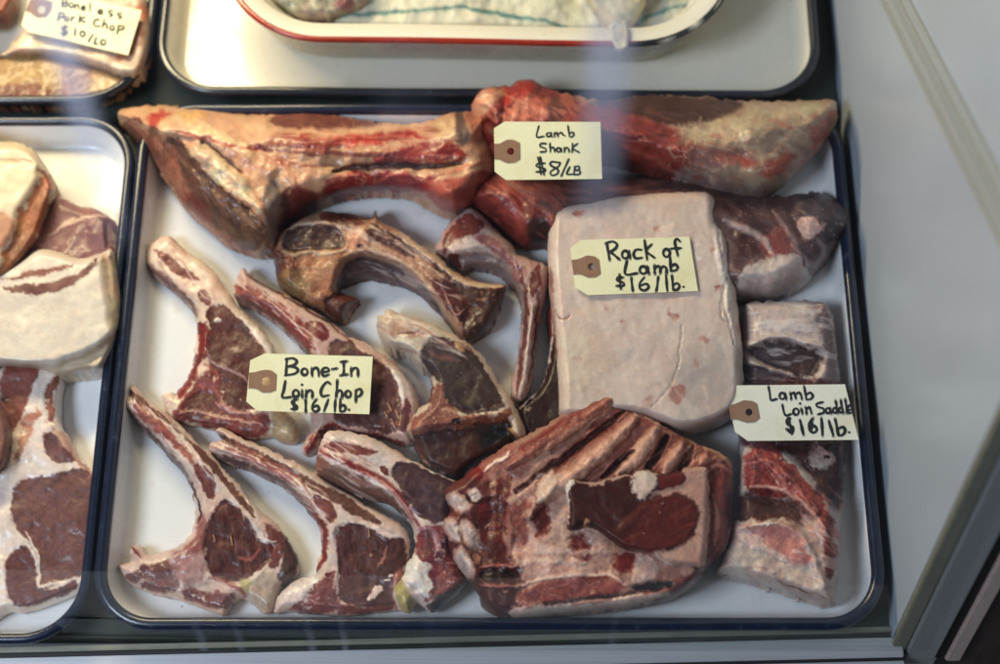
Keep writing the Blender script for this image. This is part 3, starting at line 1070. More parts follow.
for q in ([(40, 84), (120, 100), (200, 135), (270, 175), (330, 225)], [(60, 100), (150, 122), (230, 160), (300, 215)], [(90, 76), (180, 110), (260, 150), (320, 195), (350, 240)]):
    c.line(L_(q), 2.6, (186, 112, 102), 1, -0.2, op=0.85)
c.area(L_([(350, 262), (372, 300), (402, 350), (404, 420), (384, 470), (364, 482), (384, 420), (385, 370), (365, 318), (342, 285)]), (150, 74, 70), 1.8, 2.5, 0, 'rib_muscle', 'lean', 0.3)
c.area(L_([(358, 238), (395, 250), (430, 284), (438, 305), (416, 326), (395, 305), (365, 268)]), (148, 88, 82), 1.1, 1.5, -0.3)
c.area(L_([(285, 592), (340, 548), (362, 508), (420, 488), (432, 520), (434, 600), (380, 612), (300, 606)]), (152, 76, 72), 2, 3, 0, 'backbone', 'bone', 0.35)
c.area(L_([(435, 350), (460, 330), (520, 334), (560, 354), (590, 376), (642, 370), (656, 400), (655, 440), (632, 480), (612, 520), (620, 590), (520, 590), (450, 575), (430, 540), (436, 460), (430, 400)]), (114, 72, 66), 1.3, 2.5, -1.0, 'eye_muscle', 'lean', 0.2, (85, 0.22))
c.line(L_([(418, 330), (424, 400), (428, 470), (436, 540)]), 4, (216, 194, 188), 1.4, 0.3)
c.line(L_([(480, 320), (540, 335), (600, 362), (650, 372)]), 4, (226, 208, 200), 1.4, 0.3)
c.area(L_([(240, 604), (240, 568), (282, 528), (330, 500), (372, 500), (350, 530), (322, 570), (285, 592)]), (226, 212, 206), 1.2, 4, 0.8, 'ragged_fat', 'fat', 0.2)
c.area(L_([(530, 572), (548, 532), (575, 526), (568, 550)]), (230, 212, 204), 1, 1.5, 0.5)
c.line(L_([(560, 470), (580, 430), (590, 400)]), 2.4, (200, 150, 136), 1.2, op=0.7)
c.area(L_([(440, 578), (520, 592), (605, 592), (600, 606), (500, 616), (440, 612)]), (160, 78, 68), 1.5, 2)
c.area(L_([(612, 500), (640, 470), (660, 540), (650, 592), (612, 590)]), (188, 130, 116), 2, 2)
c.spot(*L_([(412, 490)])[0], 5, 3.5, (150, 36, 40), 1, -0.4, 0)
c.spot(*L_([(605, 492)])[0], 3, 1.5, (230, 220, 214), 0.6, 0.4, -30)
c.spot(*L_([(590, 510)])[0], 2, 1.2, (230, 220, 214), 0.6, 0.4, -30)
c.crumbs(30, L_([(240, 610), (240, 560), (330, 495), (440, 480), (440, 600)]), (234, 222, 216), 0.6, 1.9, 0.8)
c.veins(L_([(280, 600), (360, 500), (440, 480), (440, 610)]), (214, 186, 178), 8, 0.09, 0.7, 0.3)
c.crumbs(8, L_([(440, 350), (600, 380), (600, 560), (440, 560)]), (220, 200, 190), 0.4, 0.8, 0.4)
c.line(L_([(255, 610), (340, 618), (430, 622), (520, 618)]), 1.6, (196, 176, 160), 0.8, 0.1)
c.streaks(L_([(40, 40), (170, 70), (400, 220), (360, 320), (40, 110)]), 32, (184, 124, 110), 0.4, 26, 3, 0.2, -0.2)
c.streaks(L_([(40, 40), (170, 70), (400, 220), (360, 320), (40, 110)]), 32, (232, 218, 208), 0.5, 26, 3, 0.25, 0.2)
c.line(L_([(140, 175), (162, 140)]), 0.9, (214, 178, 124), 0.5, 0.5, warp=0.2, taper=False)  # painted light glints, tan strokes down to the build call
c.line(L_([(120, 262), (128, 300)]), 0.9, (214, 178, 124), 0.5, 0.5, warp=0.2, taper=False)
c.line(L_([(150, 232), (162, 262)]), 0.9, (214, 178, 124), 0.5, 0.5, warp=0.2, taper=False)
c.line(L_([(98, 370), (102, 395)]), 0.9, (214, 178, 124), 0.5, 0.5, warp=0.2, taper=False)
c.line(L_([(520, 230), (545, 212)]), 0.9, (214, 178, 124), 0.5, 0.5, warp=0.2, taper=False)
c.line(L_([(555, 245), (568, 285)]), 0.9, (214, 178, 124), 0.5, 0.5, warp=0.2, taper=False)
c.line(L_([(548, 262), (572, 248)]), 0.9, (214, 178, 124), 0.5, 0.5, warp=0.2, taper=False)
c.line(L_([(532, 340), (536, 370)]), 0.9, (214, 178, 124), 0.5, 0.5, warp=0.2, taper=False)
c.line(L_([(285, 152), (302, 146)]), 0.9, (214, 178, 124), 0.5, 0.5, warp=0.2, taper=False)
c.build()

# ---- chop, third along the bottom
c = Cut('lamb_chop', 'thick lamb chop with white gristle lumps, touching the folded rib section', 'lamb chop',
        M_([(52, 150), (60, 100), (78, 50), (100, 33), (140, 34), (200, 46), (250, 62), (300, 92), (360, 128), (430, 163), (490, 188), (530, 210),
            (522, 260), (505, 300), (512, 380), (505, 430), (540, 500), (552, 540), (520, 582), (440, 638), (414, 625), (385, 610), (365, 640),
            (330, 628), (308, 585), (318, 545), (340, 520), (352, 480), (370, 458), (384, 420), (380, 370), (360, 330), (325, 298), (290, 272), (240, 262), (180, 242), (120, 212), (60, 182)]),
        0.020, 0.007, 13, base=(222, 204, 196), seed=51, group='lamb chops on the big tray', lo=0.04)
c.area(M_([(54, 118), (100, 140), (160, 168), (220, 195), (270, 225), (320, 270), (352, 310), (370, 340), (330, 305), (290, 278), (240, 266), (180, 246), (120, 216), (58, 186)]), (150, 116, 98), 2, 2, -2, 'rib_bone', 'bone', 0.2, hs=4)
c.line(M_([(70, 105), (110, 122), (180, 152), (260, 190), (320, 240), (370, 310), (402, 370)]), 6, (160, 64, 60), 1.8, 0.2, part='rib_muscle', mat='lean')
c.line(M_([(95, 108), (130, 132), (150, 138)]), 3, (228, 212, 204), 1, 0.3)
c.line(M_([(200, 170), (290, 220), (350, 290), (380, 350)]), 3, (216, 160, 148), 1.2, 0.3)
c.area(M_([(75, 90), (110, 75), (170, 80), (262, 105), (220, 115), (150, 106), (95, 100)]), (152, 86, 78), 1.2, 1.5, -0.3, 'flap_muscle')
c.area(M_([(262, 155), (290, 160), (296, 185), (270, 175)]), (130, 72, 68), 1, 1)
c.area(M_([(305, 172), (320, 146), (350, 138), (420, 160), (512, 197), (515, 250), (498, 320), (462, 345), (420, 330), (380, 310), (340, 240), (310, 200)]), (104, 70, 70), 1.3, 2, -0.9, 'eye_muscle', 'lean', 0.18, (20, 0.14))
c.area(M_([(388, 382), (440, 350), (502, 360), (505, 430), (542, 500), (552, 540), (480, 575), (430, 605), (400, 520)]), (144, 62, 60), 2, 3, -0.8, 'backbone', 'bone', 0.4)
c.area(M_([(430, 600), (552, 540), (530, 580), (440, 638)]), (96, 76, 66), 1.5, 2)
c.area(M_([(348, 492), (368, 462), (390, 455), (430, 490), (434, 580), (400, 580), (380, 550), (340, 535)]), (228, 220, 214), 1.4, 4, 1.4, 'gristle', 'fat', 0.15)
c.area(M_([(312, 560), (330, 530), (352, 560), (376, 600), (366, 638), (330, 620)]), (184, 174, 118), 2, 2, 0.3)
c.line(M_([(395, 360), (430, 360), (460, 400), (450, 450)]), 6, (190, 150, 160), 2, 0.8, op=0.8)
c.crumbs(40, M_([(390, 350), (500, 370), (545, 540), (430, 590)]), (222, 200, 196), 0.5, 1.8, 0.8)
c.veins(M_([(390, 350), (500, 370), (545, 540), (430, 590)]), (200, 160, 152), 8, 0.09, 0.6, 0.3)
c.line(M_([(360, 130), (440, 168), (510, 202)]), 3, (236, 224, 218), 1, 0.4)
c.streaks(M_([(60, 60), (160, 40), (400, 300), (340, 330), (60, 170)]), 30, (184, 124, 110), 0.4, 26, 3, 0.2, -0.2)
c.streaks(M_([(60, 60), (160, 40), (400, 300), (340, 330), (60, 170)]), 30, (232, 218, 208), 0.5, 26, 3, 0.25, 0.2)
c.build()

# ---- arched rib chop, centre top
c = Cut('lamb_chop', 'tall arched lamb chop with an oval of dark meat, below the left shank', 'lamb chop',
        E_([(50, 190), (60, 140), (100, 105), (150, 75), (200, 55), (250, 42), (310, 45), (370, 57), (425, 66), (448, 40), (462, 70), (480, 90),
            (530, 113), (600, 157), (680, 212), (740, 265), (800, 297), (870, 318), (940, 325), (945, 350), (925, 410), (890, 490), (852, 522),
            (800, 550), (768, 530), (735, 490), (690, 435), (640, 388), (570, 342), (500, 318), (430, 308), (380, 318), (330, 338), (305, 352), (325, 362),
            (380, 380), (352, 420), (322, 470), (280, 460), (240, 427), (180, 402), (130, 372), (80, 332), (62, 280)]),
        0.027, 0.001, 13, base=(188, 150, 122), gain=0.92, seed=61, group='lamb chops on the big tray', bpart='rib_bone', bmat='bone', lo=0.06, rough=1.8)
c.area(E_([(298, 350), (296, 305), (318, 250), (370, 222), (440, 226), (520, 252), (592, 302), (655, 362), (720, 450), (770, 540), (720, 480), (690, 440), (640, 392), (570, 346), (500, 322), (430, 312), (380, 322), (330, 342)]), (118, 98, 94), 1.6, 1.5, -13, 'rib_inner_face', 'bone', 0.15, (30, 0.12), hs=5)
c.line(E_([(320, 338), (380, 305), (430, 294), (510, 306), (580, 335), (650, 385)]), 2.4, (136, 92, 84), 1, op=0.7)
c.area(E_([(50, 205), (90, 200), (140, 225), (150, 262), (132, 372), (80, 332), (60, 280)]), (148, 74, 56), 2, 4, 0, mott=0.4)
c.area(E_([(70, 270), (130, 258), (180, 250), (200, 330), (240, 425), (180, 402), (130, 372), (80, 332)]), (150, 124, 82), 3, 4, mott=0.35)
c.area(E_([(150, 222), (250, 192), (330, 200), (302, 255), (292, 340), (262, 400), (235, 420), (190, 392), (170, 300)]), (182, 134, 98), 2.5, 4, 0, 'backbone', 'bone', 0.35)
c.area(E_([(245, 395), (300, 355), (380, 378), (352, 420), (322, 470), (278, 460)]), (110, 52, 36), 1.5, 3, -2, mott=0.35)
c.area(E_([(85, 162), (115, 112), (160, 98), (230, 95), (290, 105), (318, 135), (322, 180), (270, 190), (200, 190), (130, 198), (95, 187)]), (104, 82, 74), 1.3, 2, -2.5, 'eye_muscle', 'lean', 0.25, (10, 0.15))
c.line(E_([(75, 170), (95, 125), (150, 92), (220, 84), (285, 95), (322, 125)]), 3, (212, 188, 164), 1.2, 0.7)
c.line(E_([(90, 200), (130, 208), (200, 200), (290, 200), (330, 190)]), 4, (206, 180, 150), 1.5, 0.7)
c.area(E_([(230, 48), (320, 50), (400, 75), (420, 105), (340, 110), (280, 88), (230, 75)]), (128, 82, 58), 2, 4, 0.5, mott=0.45)
c.area(E_([(340, 110), (410, 120), (420, 170), (390, 200), (340, 180)]), (204, 150, 122), 2, 3, 0.5, mott=0.3)
c.line(E_([(330, 212), (420, 188), (500, 213), (580, 263), (640, 320), (690, 390), (735, 465)]), 5.5, (206, 176, 150), 1.6, 0.6)
c.line(E_([(420, 172), (520, 205), (600, 250), (660, 300)]), 3, (214, 170, 148), 1.3, 0.3, op=0.8)
c.area(E_([(420, 108), (480, 128), (560, 178), (602, 215), (560, 215), (480, 178), (420, 150)]), (120, 76, 62), 1.3, 2, -0.6, 'rib_muscle')
c.area(E_([(520, 118), (600, 165), (700, 235), (745, 280), (800, 305), (870, 322), (938, 328), (930, 340), (830, 338), (740, 300), (640, 220), (560, 165)]), (218, 194, 168), 1.3, 1.5, 0.8, 'fat_edge', 'fat', 0.12)
c.line(E_([(436, 96), (520, 145), (620, 213), (690, 265), (735, 300)]), 2.6, (54, 28, 20), 0.9, -2.2)
c.area(E_([(725, 302), (800, 330), (870, 342), (942, 340), (922, 415), (888, 490), (850, 520), (800, 545), (775, 490), (800, 415), (755, 365)]), (108, 76, 62), 1.2, 1.5, -3, 'cut_end', 'lean', 0.25, (100, 0.15), hs=4)
c.area(E_([(660, 312), (720, 300), (762, 368), (802, 412), (792, 470), (745, 445), (692, 372)]), (124, 56, 46), 1.6, 2, 0, 'end_muscle', 'lean', 0.3)
c.line(E_([(700, 330), (730, 400), (760, 440), (800, 410)]), 1.8, (196, 160, 146), 0.8, 0.3)
c.line(E_([(700, 440), (750, 520), (770, 545)]), 3, (190, 162, 148), 1, 0)
c.crumbs(34, E_([(740, 330), (930, 345), (900, 480), (810, 545), (740, 450)]), (196, 150, 122), 0.5, 1.5, 0.6)
c.crumbs(26, E_([(60, 200), (200, 200), (330, 200), (240, 420), (80, 330)]), (218, 186, 138), 0.5, 1.6, 0.7)
c.crumbs(14, E_([(260, 50), (450, 60), (430, 120), (300, 90)]), (216, 180, 140), 0.6, 1.6, 0.7)
c.spot(*E_([(388, 182)])[0], 4, 3, (120, 50, 36), 1, -1)
c.veins(E_([(60, 200), (330, 100), (420, 100), (400, 190), (240, 420), (80, 330)]), (214, 186, 150), 10, 0.08, 0.55, 0.4)
c.streaks(E_([(300, 60), (480, 90), (800, 300), (700, 400), (330, 200)]), 28, (184, 124, 110), 0.4, 26, 3, 0.2, -0.2)
c.streaks(E_([(300, 60), (480, 90), (800, 300), (700, 400), (330, 200)]), 28, (232, 218, 208), 0.5, 26, 3, 0.25, 0.2)
c.build()

# ---- upright loin chop, centre
c = Cut('lamb_chop', 'thick lamb chop with near-black eye, white fat end and brown bone face', 'lamb chop',
        F_([(25, 95), (45, 85), (65, 68), (110, 83), (180, 103), (250, 133), (310, 163), (360, 198), (400, 238), (430, 288), (460, 338),
            (490, 378), (520, 430), (545, 490), (542, 522), (510, 534), (470, 562), (400, 596), (352, 628), (310, 660), (260, 652), (200, 622), (168, 575),
            (148, 525), (128, 490), (150, 440), (180, 410), (205, 390), (215, 342), (210, 302), (195, 282), (165, 266), (140, 237), (110, 217), (80, 212),
            (50, 192), (28, 150)]),
        0.030, 0.004, 12, base=(216, 200, 182), gain=0.95, seed=71, group='lamb chops on the big tray', lo=0.05)
c.area(F_([(90, 118), (150, 140), (210, 150), (200, 165), (130, 165), (80, 150)]), (190, 150, 118), 3, 3, mott=0.3, op=0.7)
c.line(F_([(100, 155), (150, 150), (200, 158)]), 2.2, (146, 84, 58), 1.2, -0.5)
c.line(F_([(50, 88), (110, 98), (180, 118), (240, 142)]), 4, (230, 218, 206), 1.5, 0.6)
c.area(F_([(148, 505), (225, 488), (310, 475), (400, 455), (480, 445), (505, 490), (505, 540), (400, 595), (310, 655), (215, 622), (170, 560)]), (104, 62, 42), 2, 3, -6, 'underside', 'lean', 0.35, hs=5)
c.area(F_([(380, 505), (420, 475), (472, 468), (494, 520), (440, 540), (400, 560)]), (34, 20, 15), 4, 4, -1)
c.line(F_([(160, 540), (180, 600), (215, 625)]), 5, (128, 84, 56), 2, 1)
c.area(F_([(140, 495), (150, 452), (200, 412), (228, 330), (262, 328), (276, 390), (340, 440), (430, 430), (497, 418), (492, 448), (400, 462), (340, 476), (290, 482), (200, 492)]), (164, 106, 80), 1.8, 3.5, 0.6, 'backbone', 'bone', 0.32)
c.area(F_([(175, 240), (195, 187), (230, 165), (280, 175), (340, 200), (385, 240), (402, 280), (440, 340), (466, 390), (460, 413), (400, 425), (340, 434), (290, 408), (265, 380), (256, 330), (212, 300), (197, 270)]), (94, 80, 72), 1.3, 2, -1.2, 'eye_muscle', 'lean', 0.2, (50, 0.14))
c.line(F_([(280, 400), (340, 420), (400, 412), (455, 395)]), 5, (92, 44, 40), 2, -0.5, op=0.8)
c.area(F_([(200, 295), (220, 340), (215, 385), (190, 405), (205, 350)]), (140, 56, 46), 1.2, 2, mott=0.3)
c.area(F_([(300, 185), (318, 188), (328, 215), (318, 222), (302, 205)]), (196, 160, 122), 1, 1.5, 0.8)
c.spot(*F_([(300, 462)])[0], 5, 2.5, (30, 14, 12), 0.9, -1.5)
c.spot(*F_([(175, 480)])[0], 6, 5, (196, 140, 112), 1.5, 0.8)
c.line(F_([(390, 240), (425, 290), (458, 345), (492, 400), (525, 470)]), 5, (222, 206, 190), 1.6, 0.5)
c.line(F_([(480, 480), (500, 500), (528, 525)]), 3, (190, 150, 90), 1.5, 0.3)
c.line(F_([(150, 440), (135, 490), (150, 530)]), 3, (226, 196, 168), 1.3, 0.5)
c.crumbs(40, F_([(140, 450), (220, 400), (250, 340), (300, 420), (480, 420), (480, 455), (200, 495)]), (216, 178, 150), 0.5, 1.6, 0.7)
c.crumbs(8, F_([(190, 190), (380, 240), (440, 400), (280, 390)]), (186, 172, 160), 0.4, 0.9, 0.3)
c.veins(F_([(140, 495), (150, 452), (228, 330), (340, 440), (497, 418), (340, 476)]), (205, 160, 130), 8, 0.09, 0.6, 0.4)
c.streaks(F_([(30, 80), (200, 110), (380, 220), (150, 260), (40, 190)]), 25, (184, 124, 110), 0.4, 26, 3, 0.2, -0.2)
c.streaks(F_([(30, 80), (200, 110), (380, 220), (150, 260), (40, 190)]), 25, (232, 218, 208), 0.5, 26, 3, 0.25, 0.2)
c.build()

# ---- curved rib by the rack
c = Cut('lamb_chop', 'curved lamb rib chop standing between the arched chop and the rack of lamb', 'lamb chop',
        G_([(40, 185), (58, 140), (88, 105), (118, 78), (140, 74), (165, 93), (200, 128), (240, 168), (262, 198), (300, 213), (338, 228), (340, 280),
            (327, 340), (308, 430), (302, 500), (292, 560), (270, 592), (243, 580), (243, 540), (258, 470), (268, 400), (270, 330), (248, 285),
            (215, 252), (180, 238), (140, 236), (112, 244), (85, 218), (58, 202)]),
        0.024, 0.002, 11, base=(196, 172, 164), seed=81, group='lamb chops on the big tray', lo=0.06)
c.area(G_([(105, 200), (180, 192), (232, 222), (268, 275), (278, 330), (268, 400), (258, 470), (262, 400), (262, 330), (245, 290), (215, 255), (175, 240), (115, 244)]), (156, 142, 136), 2, 1.5, -7, 'rib_inner_face', 'bone', 0.12, hs=5)
c.area(G_([(58, 185), (80, 122), (130, 90), (165, 112), (155, 142), (100, 152), (70, 192)]), (150, 80, 68), 1.6, 3, 0, 'rib_muscle', 'lean', 0.4)
c.area(G_([(80, 170), (140, 148), (200, 162), (214, 186), (150, 184), (90, 194)]), (220, 208, 200), 1.6, 2.5, 0.6, mott=0.15)
c.area(G_([(72, 198), (105, 202), (112, 238), (84, 216)]), (112, 62, 42), 1.2, 2, -1)
c.area(G_([(140, 150), (190, 150), (250, 215), (280, 240), (262, 270), (225, 215), (170, 172)]), (170, 124, 122), 2, 3, mott=0.25)
c.area(G_([(300, 238), (318, 230), (327, 258), (312, 298), (296, 312), (291, 272)]), (128, 70, 64), 1, 1.5, -0.4)
c.line(G_([(262, 235), (282, 310), (278, 410), (262, 520), (256, 570)]), 5, (124, 88, 84), 1.2, -0.8)
c.line(G_([(300, 330), (292, 420), (280, 510), (270, 580)]), 3.2, (214, 202, 196), 1, 0.8)
c.line(G_([(318, 300), (308, 380), (298, 470), (288, 545)]), 2.2, (96, 70, 66), 0.9, -1)
c.crumbs(14, G_([(80, 120), (150, 80), (210, 150), (100, 190)]), (214, 170, 150), 0.5, 1.6, 0.8)
c.streaks(G_([(200, 130), (335, 230), (300, 560), (250, 560), (270, 300)]), 75, (184, 124, 110), 0.4, 26, 3, 0.2, -0.2)
c.streaks(G_([(200, 130), (335, 230), (300, 560), (250, 560), (270, 300)]), 75, (232, 218, 208), 0.5, 26, 3, 0.25, 0.2)
c.build()

# ---- dark chop half under the rack
c = Cut('lamb_chop', 'dark lamb chop half hidden under the left edge of the rack of lamb', 'lamb chop',
        G_([(262, 600), (285, 580), (310, 560), (330, 525), (340, 480), (345, 430), (338, 370), (345, 335), (380, 340), (400, 430), (400, 600), (380, 660), (330, 690), (280, 680), (262, 640)]),
        0.020, 0.002, 9, base=(74, 46, 42), seed=91, group='lamb chops on the big tray', bpart='eye_muscle', bmat='lean')
c.line(G_([(268, 605), (300, 572), (325, 538), (340, 480), (350, 420), (350, 360)]), 3, (214, 200, 194), 1, 0.5, part='fat_edge', mat='fat')
c.area(G_([(338, 340), (350, 345), (350, 420), (342, 440)]), (140, 60, 52), 1.2, 2)
c.crumbs(10, G_([(262, 600), (300, 600), (300, 660), (262, 650)]), (190, 180, 172), 0.5, 1.2, 0.5)
c.build()

# ---- shanks
c = Cut('lamb_shank', 'lamb shank at the left of the pile, cut brown end towards the tray corner', 'lamb shank',
        [(117.6, 116), (124, 109), (137, 106), (164, 106), (197, 108), (224, 112), (259, 114), (294, 111.5), (316, 112), (352, 117), (386, 123),
         (417, 123), (434, 118), (453, 112), (473, 111), (490, 114), (500, 150), (496, 180), (484, 196), (470, 208), (456, 215), (444, 213),
         (429, 205), (415, 197), (400, 194), (376, 193), (352, 195), (328, 202), (304, 214), (285, 231), (275, 250), (262, 256), (245, 253), (226, 245),
         (207, 229), (186, 210), (172, 191), (159, 169), (142, 147), (126, 131)],
        0.048, 0.003, 34, base=(206, 168, 136), gain=1.12, seed=101, group='lamb shanks along the back of the tray', lo=0.05, hi=0.35, rough=2.2, bpart='fat_cover', step=1.15)
c.area(B_([(-40, 112), (0, 100), (80, 93), (150, 95), (220, 103), (300, 115), (380, 130), (445, 145), (400, 158), (300, 166), (180, 166), (80, 158), (0, 150), (-40, 140)]), (142, 96, 82), 1.6, 1.5, -7, 'rear_muscle', 'lean', 0.14, (5, 0.1), hs=5)
c.area(A_([(200, 185), (225, 175), (270, 200), (330, 262), (392, 342), (452, 392), (520, 432), (560, 482), (566, 560), (520, 590), (440, 562), (350, 482), (290, 392), (250, 292), (205, 235)]), (116, 88, 66), 2, 3, -4, 'cut_face', 'lean', 0.28, (55, 0.2), hs=6)
c.area(A_([(60, 110), (110, 130), (180, 160), (240, 215), (262, 300), (310, 400), (372, 490), (450, 560), (520, 600), (500, 604), (430, 572), (360, 512), (280, 442), (228, 370), (178, 290), (118, 210), (58, 150)]), (164, 112, 88), 3, 4, 0, mott=0.35, fib=(55, 0.12))
c.spot(*A_([(330, 440)])[0], 16, 7, (150, 66, 54), 4, 0.5, 50, 0.8)
c.spot(*A_([(275, 400)])[0], 11, 4, (150, 44, 40), 2, 0.3, 55, 0.9)
c.spot(*A_([(105, 112)])[0], 6, 2, (70, 30, 26), 1, -1, 35, 0.9)
c.spot(*A_([(160, 150)])[0], 5, 7, (120, 66, 40), 2, -1.2, 0, 0.8)
c.area(A_([(140, 100), (170, 84), (230, 84), (200, 110), (170, 130), (150, 130)]), (190, 72, 54), 2.5, 3, op=0.9)
c.area(A_([(180, 120), (240, 95), (320, 110), (400, 150), (500, 200), (520, 240), (420, 200), (330, 180), (240, 160), (200, 150)]), (218, 196, 160), 3, 3, 1.2)
c.area(A_([(260, 85), (340, 90), (360, 110), (300, 115), (262, 105)]), (218, 180, 100), 3, 3, op=0.7)
c.area(A_([(290, 222), (340, 190), (402, 210), (452, 270), (502, 330), (542, 400), (562, 462), (502, 412), (402, 346), (332, 280)]), (208, 188, 160), 2.5, 3, 1.5, 'fat_lobe', 'fat')
c.line(A_([(235, 150), (300, 168), (370, 180), (440, 205), (520, 220)]), 4, (190, 84, 66), 2, -0.8, op=0.8)
c.line(A_([(345, 188), (390, 222), (430, 258), (470, 290), (492, 306)]), 2.6, (88, 30, 24), 1.6, -1.8)
c.line(A_([(515, 215), (550, 212), (600, 225)]), 4.5, (150, 44, 34), 2.4, -1)
c.line(A_([(440, 380), (500, 420), (548, 470), (560, 510)]), 2.4, (206, 150, 118), 1.2, 0.8)
c.crumbs(24, A_([(270, 210), (300, 200), (560, 480), (560, 560), (500, 440), (380, 340)]), (222, 196, 160), 0.5, 1.5, 0.7)
c.area(A_([(560, 400), (590, 340), (625, 350), (640, 430), (620, 540), (590, 590), (565, 600), (575, 500)]), (146, 132, 122), 3, 3, 0, mott=0.2)
c.area(A_([(635, 372), (740, 372), (760, 420), (700, 480), (640, 520), (622, 560), (632, 440)]), (112, 60, 50), 3, 3, -3, mott=0.2, hs=8)  # hollow with the recess shadow painted into its colour
c.area(B_([(70, 190), (150, 195), (250, 190), (400, 175), (540, 172), (600, 190), (520, 215), (420, 225), (250, 240), (90, 232)]), (190, 66, 46), 3.5, 4, 0.5, mott=0.35, fib=(-2, 0.2))
c.area(B_([(400, 262), (520, 235), (640, 215), (745, 245), (770, 285), (700, 300), (600, 302), (480, 300), (400, 296)]), (178, 56, 40), 3.5, 4, 0, mott=0.3, fib=(2, 0.2))
c.line(B_([(90, 178), (95, 210), (85, 240)]), 4, (170, 40, 34), 1.5, 0.2)
c.line(B_([(100, 165), (250, 172), (400, 160), (520, 152), (620, 142)]), 7, (222, 186, 156), 3, 1.0, op=0.85)
c.line(B_([(60, 250), (220, 262), (350, 262), (470, 258)]), 6, (206, 160, 120), 3, 0.8, op=0.8)
c.area(B_([(180, 400), (280, 352), (400, 345), (500, 342), (640, 370), (640, 420), (560, 425), (470, 425), (380, 420), (300, 430), (230, 450)]), (176, 54, 40), 3, 4, 0, 'shin_muscle', 'lean', 0.3, (-4, 0.2))
c.line(B_([(190, 385), (260, 362), (330, 352)]), 4, (206, 130, 106), 2, 0.6, op=0.9)
c.line(B_([(380, 395), (470, 352), (560, 355)]), 2.5, (210, 110, 92), 1.5, 0.5, op=0.8)
c.line(B_([(225, 335), (290, 322), (370, 316), (480, 312), (580, 316), (660, 318), (745, 300)]), 5, (76, 24, 18), 3.2, -4)
c.area(B_([(600, 420), (650, 372), (760, 360), (840, 335), (900, 380), (840, 450), (775, 502), (700, 512), (640, 482)]), (188, 104, 84), 3, 3, 1.5, 'joint_knob', 'bone', 0.3)
c.area(B_([(640, 140), (700, 118), (735, 120), (732, 190), (690, 215), (640, 190)]), (208, 182, 146), 3, 3, 1, mott=0.2)
c.area(B_([(725, 92), (765, 92), (785, 200), (760, 240), (735, 225), (735, 150)]), (128, 110, 100), 3, 3, 0, mott=0.2)
c.area(B_([(770, 90), (860, 90), (860, 200), (800, 220), (785, 160)]), (190, 136, 108), 3, 3, mott=0.3)
c.line(B_([(660, 350), (740, 330), (830, 300)]), 5, (210, 140, 112), 2.5, 1, op=0.8)
c.line(B_([(0, 300), (30, 330), (60, 400)]), 5, (214, 160, 130), 3, 1, op=0.7)
c.area(B_([(60, 400), (140, 420), (260, 400), (230, 440), (120, 480), (40, 520)]), (150, 62, 50), 4, 3, mott=0.3, op=0.8)
c.ridge(B_([(-60, 200), (150, 205), (400, 205), (640, 190), (760, 170)]), 26, 5)
c.ridge(B_([(200, 300), (300, 322), (450, 314), (640, 318), (760, 300)]), 14, -4)
c.ridge(B_([(200, 430), (350, 388), (560, 395), (700, 430)]), 20, 5)
c.ridge(B_([(700, 440), (780, 430)]), 22, 4)
c.ridge(B_([(730, 130), (800, 130)]), 26, 5)
c.ridge(A_([(180, 130), (320, 150), (470, 220), (600, 300)]), 18, 4)
c.ridge(A_([(320, 230), (430, 290), (540, 440)]), 14, 3)
c.ridge(A_([(250, 170), (360, 200), (480, 300)]), 7, -3)
c.ridge(A_([(610, 330), (640, 420), (620, 540)]), 16, -5)
c.veins(B_([(0, 150), (600, 150), (700, 230), (500, 430), (0, 430)]), (220, 184, 150), 22, 0.05, 0.45, 0.3)
c.streaks(B_([(-40, 170), (300, 160), (640, 150), (760, 280), (500, 300), (0, 300), (-80, 260)]), 2, (214, 168, 136), 0.35, 40, 4, 0.2, 0.3)
c.streaks(B_([(-20, 170), (300, 170), (640, 150), (760, 290), (500, 320), (0, 320)]), 0, (160, 58, 44), 0.6, 40, 5, 0.1, -0.3)
c.streaks(B_([(180, 350), (640, 350), (760, 480), (640, 500), (200, 450)]), 4, (206, 128, 104), 0.35, 26, 4, 0.2, 0.2)
c.streaks(A_([(30, 100), (400, 90), (640, 260), (560, 420), (300, 220), (150, 150)]), 35, (186, 112, 86), 0.25, 26, 4, 0.2, -0.2)
c.streaks(A_([(60, 120), (200, 200), (350, 500), (540, 600), (380, 560), (200, 350)]), 55, (206, 160, 126), 0.5, 26, 4, 0.15, 0.3)
c.streaks(A_([(220, 200), (560, 480), (540, 580), (300, 400)]), 58, (150, 112, 84), 0.5, 22, 3.5, 0.1, 0.6)
c.build()

c = Cut('lamb_shank', 'lower lamb shank with dark purplish knuckle, half under the rack of lamb', 'lamb shank',
        [(468, 190), (474, 180), (486, 172), (510, 168), (540, 172), (600, 176), (660, 178), (705, 185), (740, 193), (780, 196), (800, 193), (817, 192),
         (835, 199), (848, 211), (851, 224), (842, 240), (832, 254), (818, 272), (802, 287), (774, 300), (745, 302), (725, 300), (690, 290), (640, 280),
         (580, 262), (552, 250), (543, 246), (521, 245), (508, 235), (494, 223), (480, 212), (467, 203)],
        0.040, 0.003, 30, base=(112, 92, 90), gain=1.15, seed=121, group='lamb shanks along the back of the tray', lo=0.05, hi=0.4, rough=2.0, bpart='membrane_cover', bmat='lean', step=1.15)
c.area([(464, 190), (480, 172), (520, 170), (545, 176), (556, 240), (521, 246), (494, 224), (467, 204)], (150, 68, 56), 4, 3, 1, 'joint_knob', 'bone', 0.35)
c.area(C_([(200, 385), (330, 430), (430, 495), (400, 540), (330, 470), (250, 430)]), (150, 116, 106), 4, 3)
c.area(C_([(300, 385), (500, 400), (740, 395), (740, 460), (500, 450), (360, 440)]), (136, 100, 94), 4, 3)
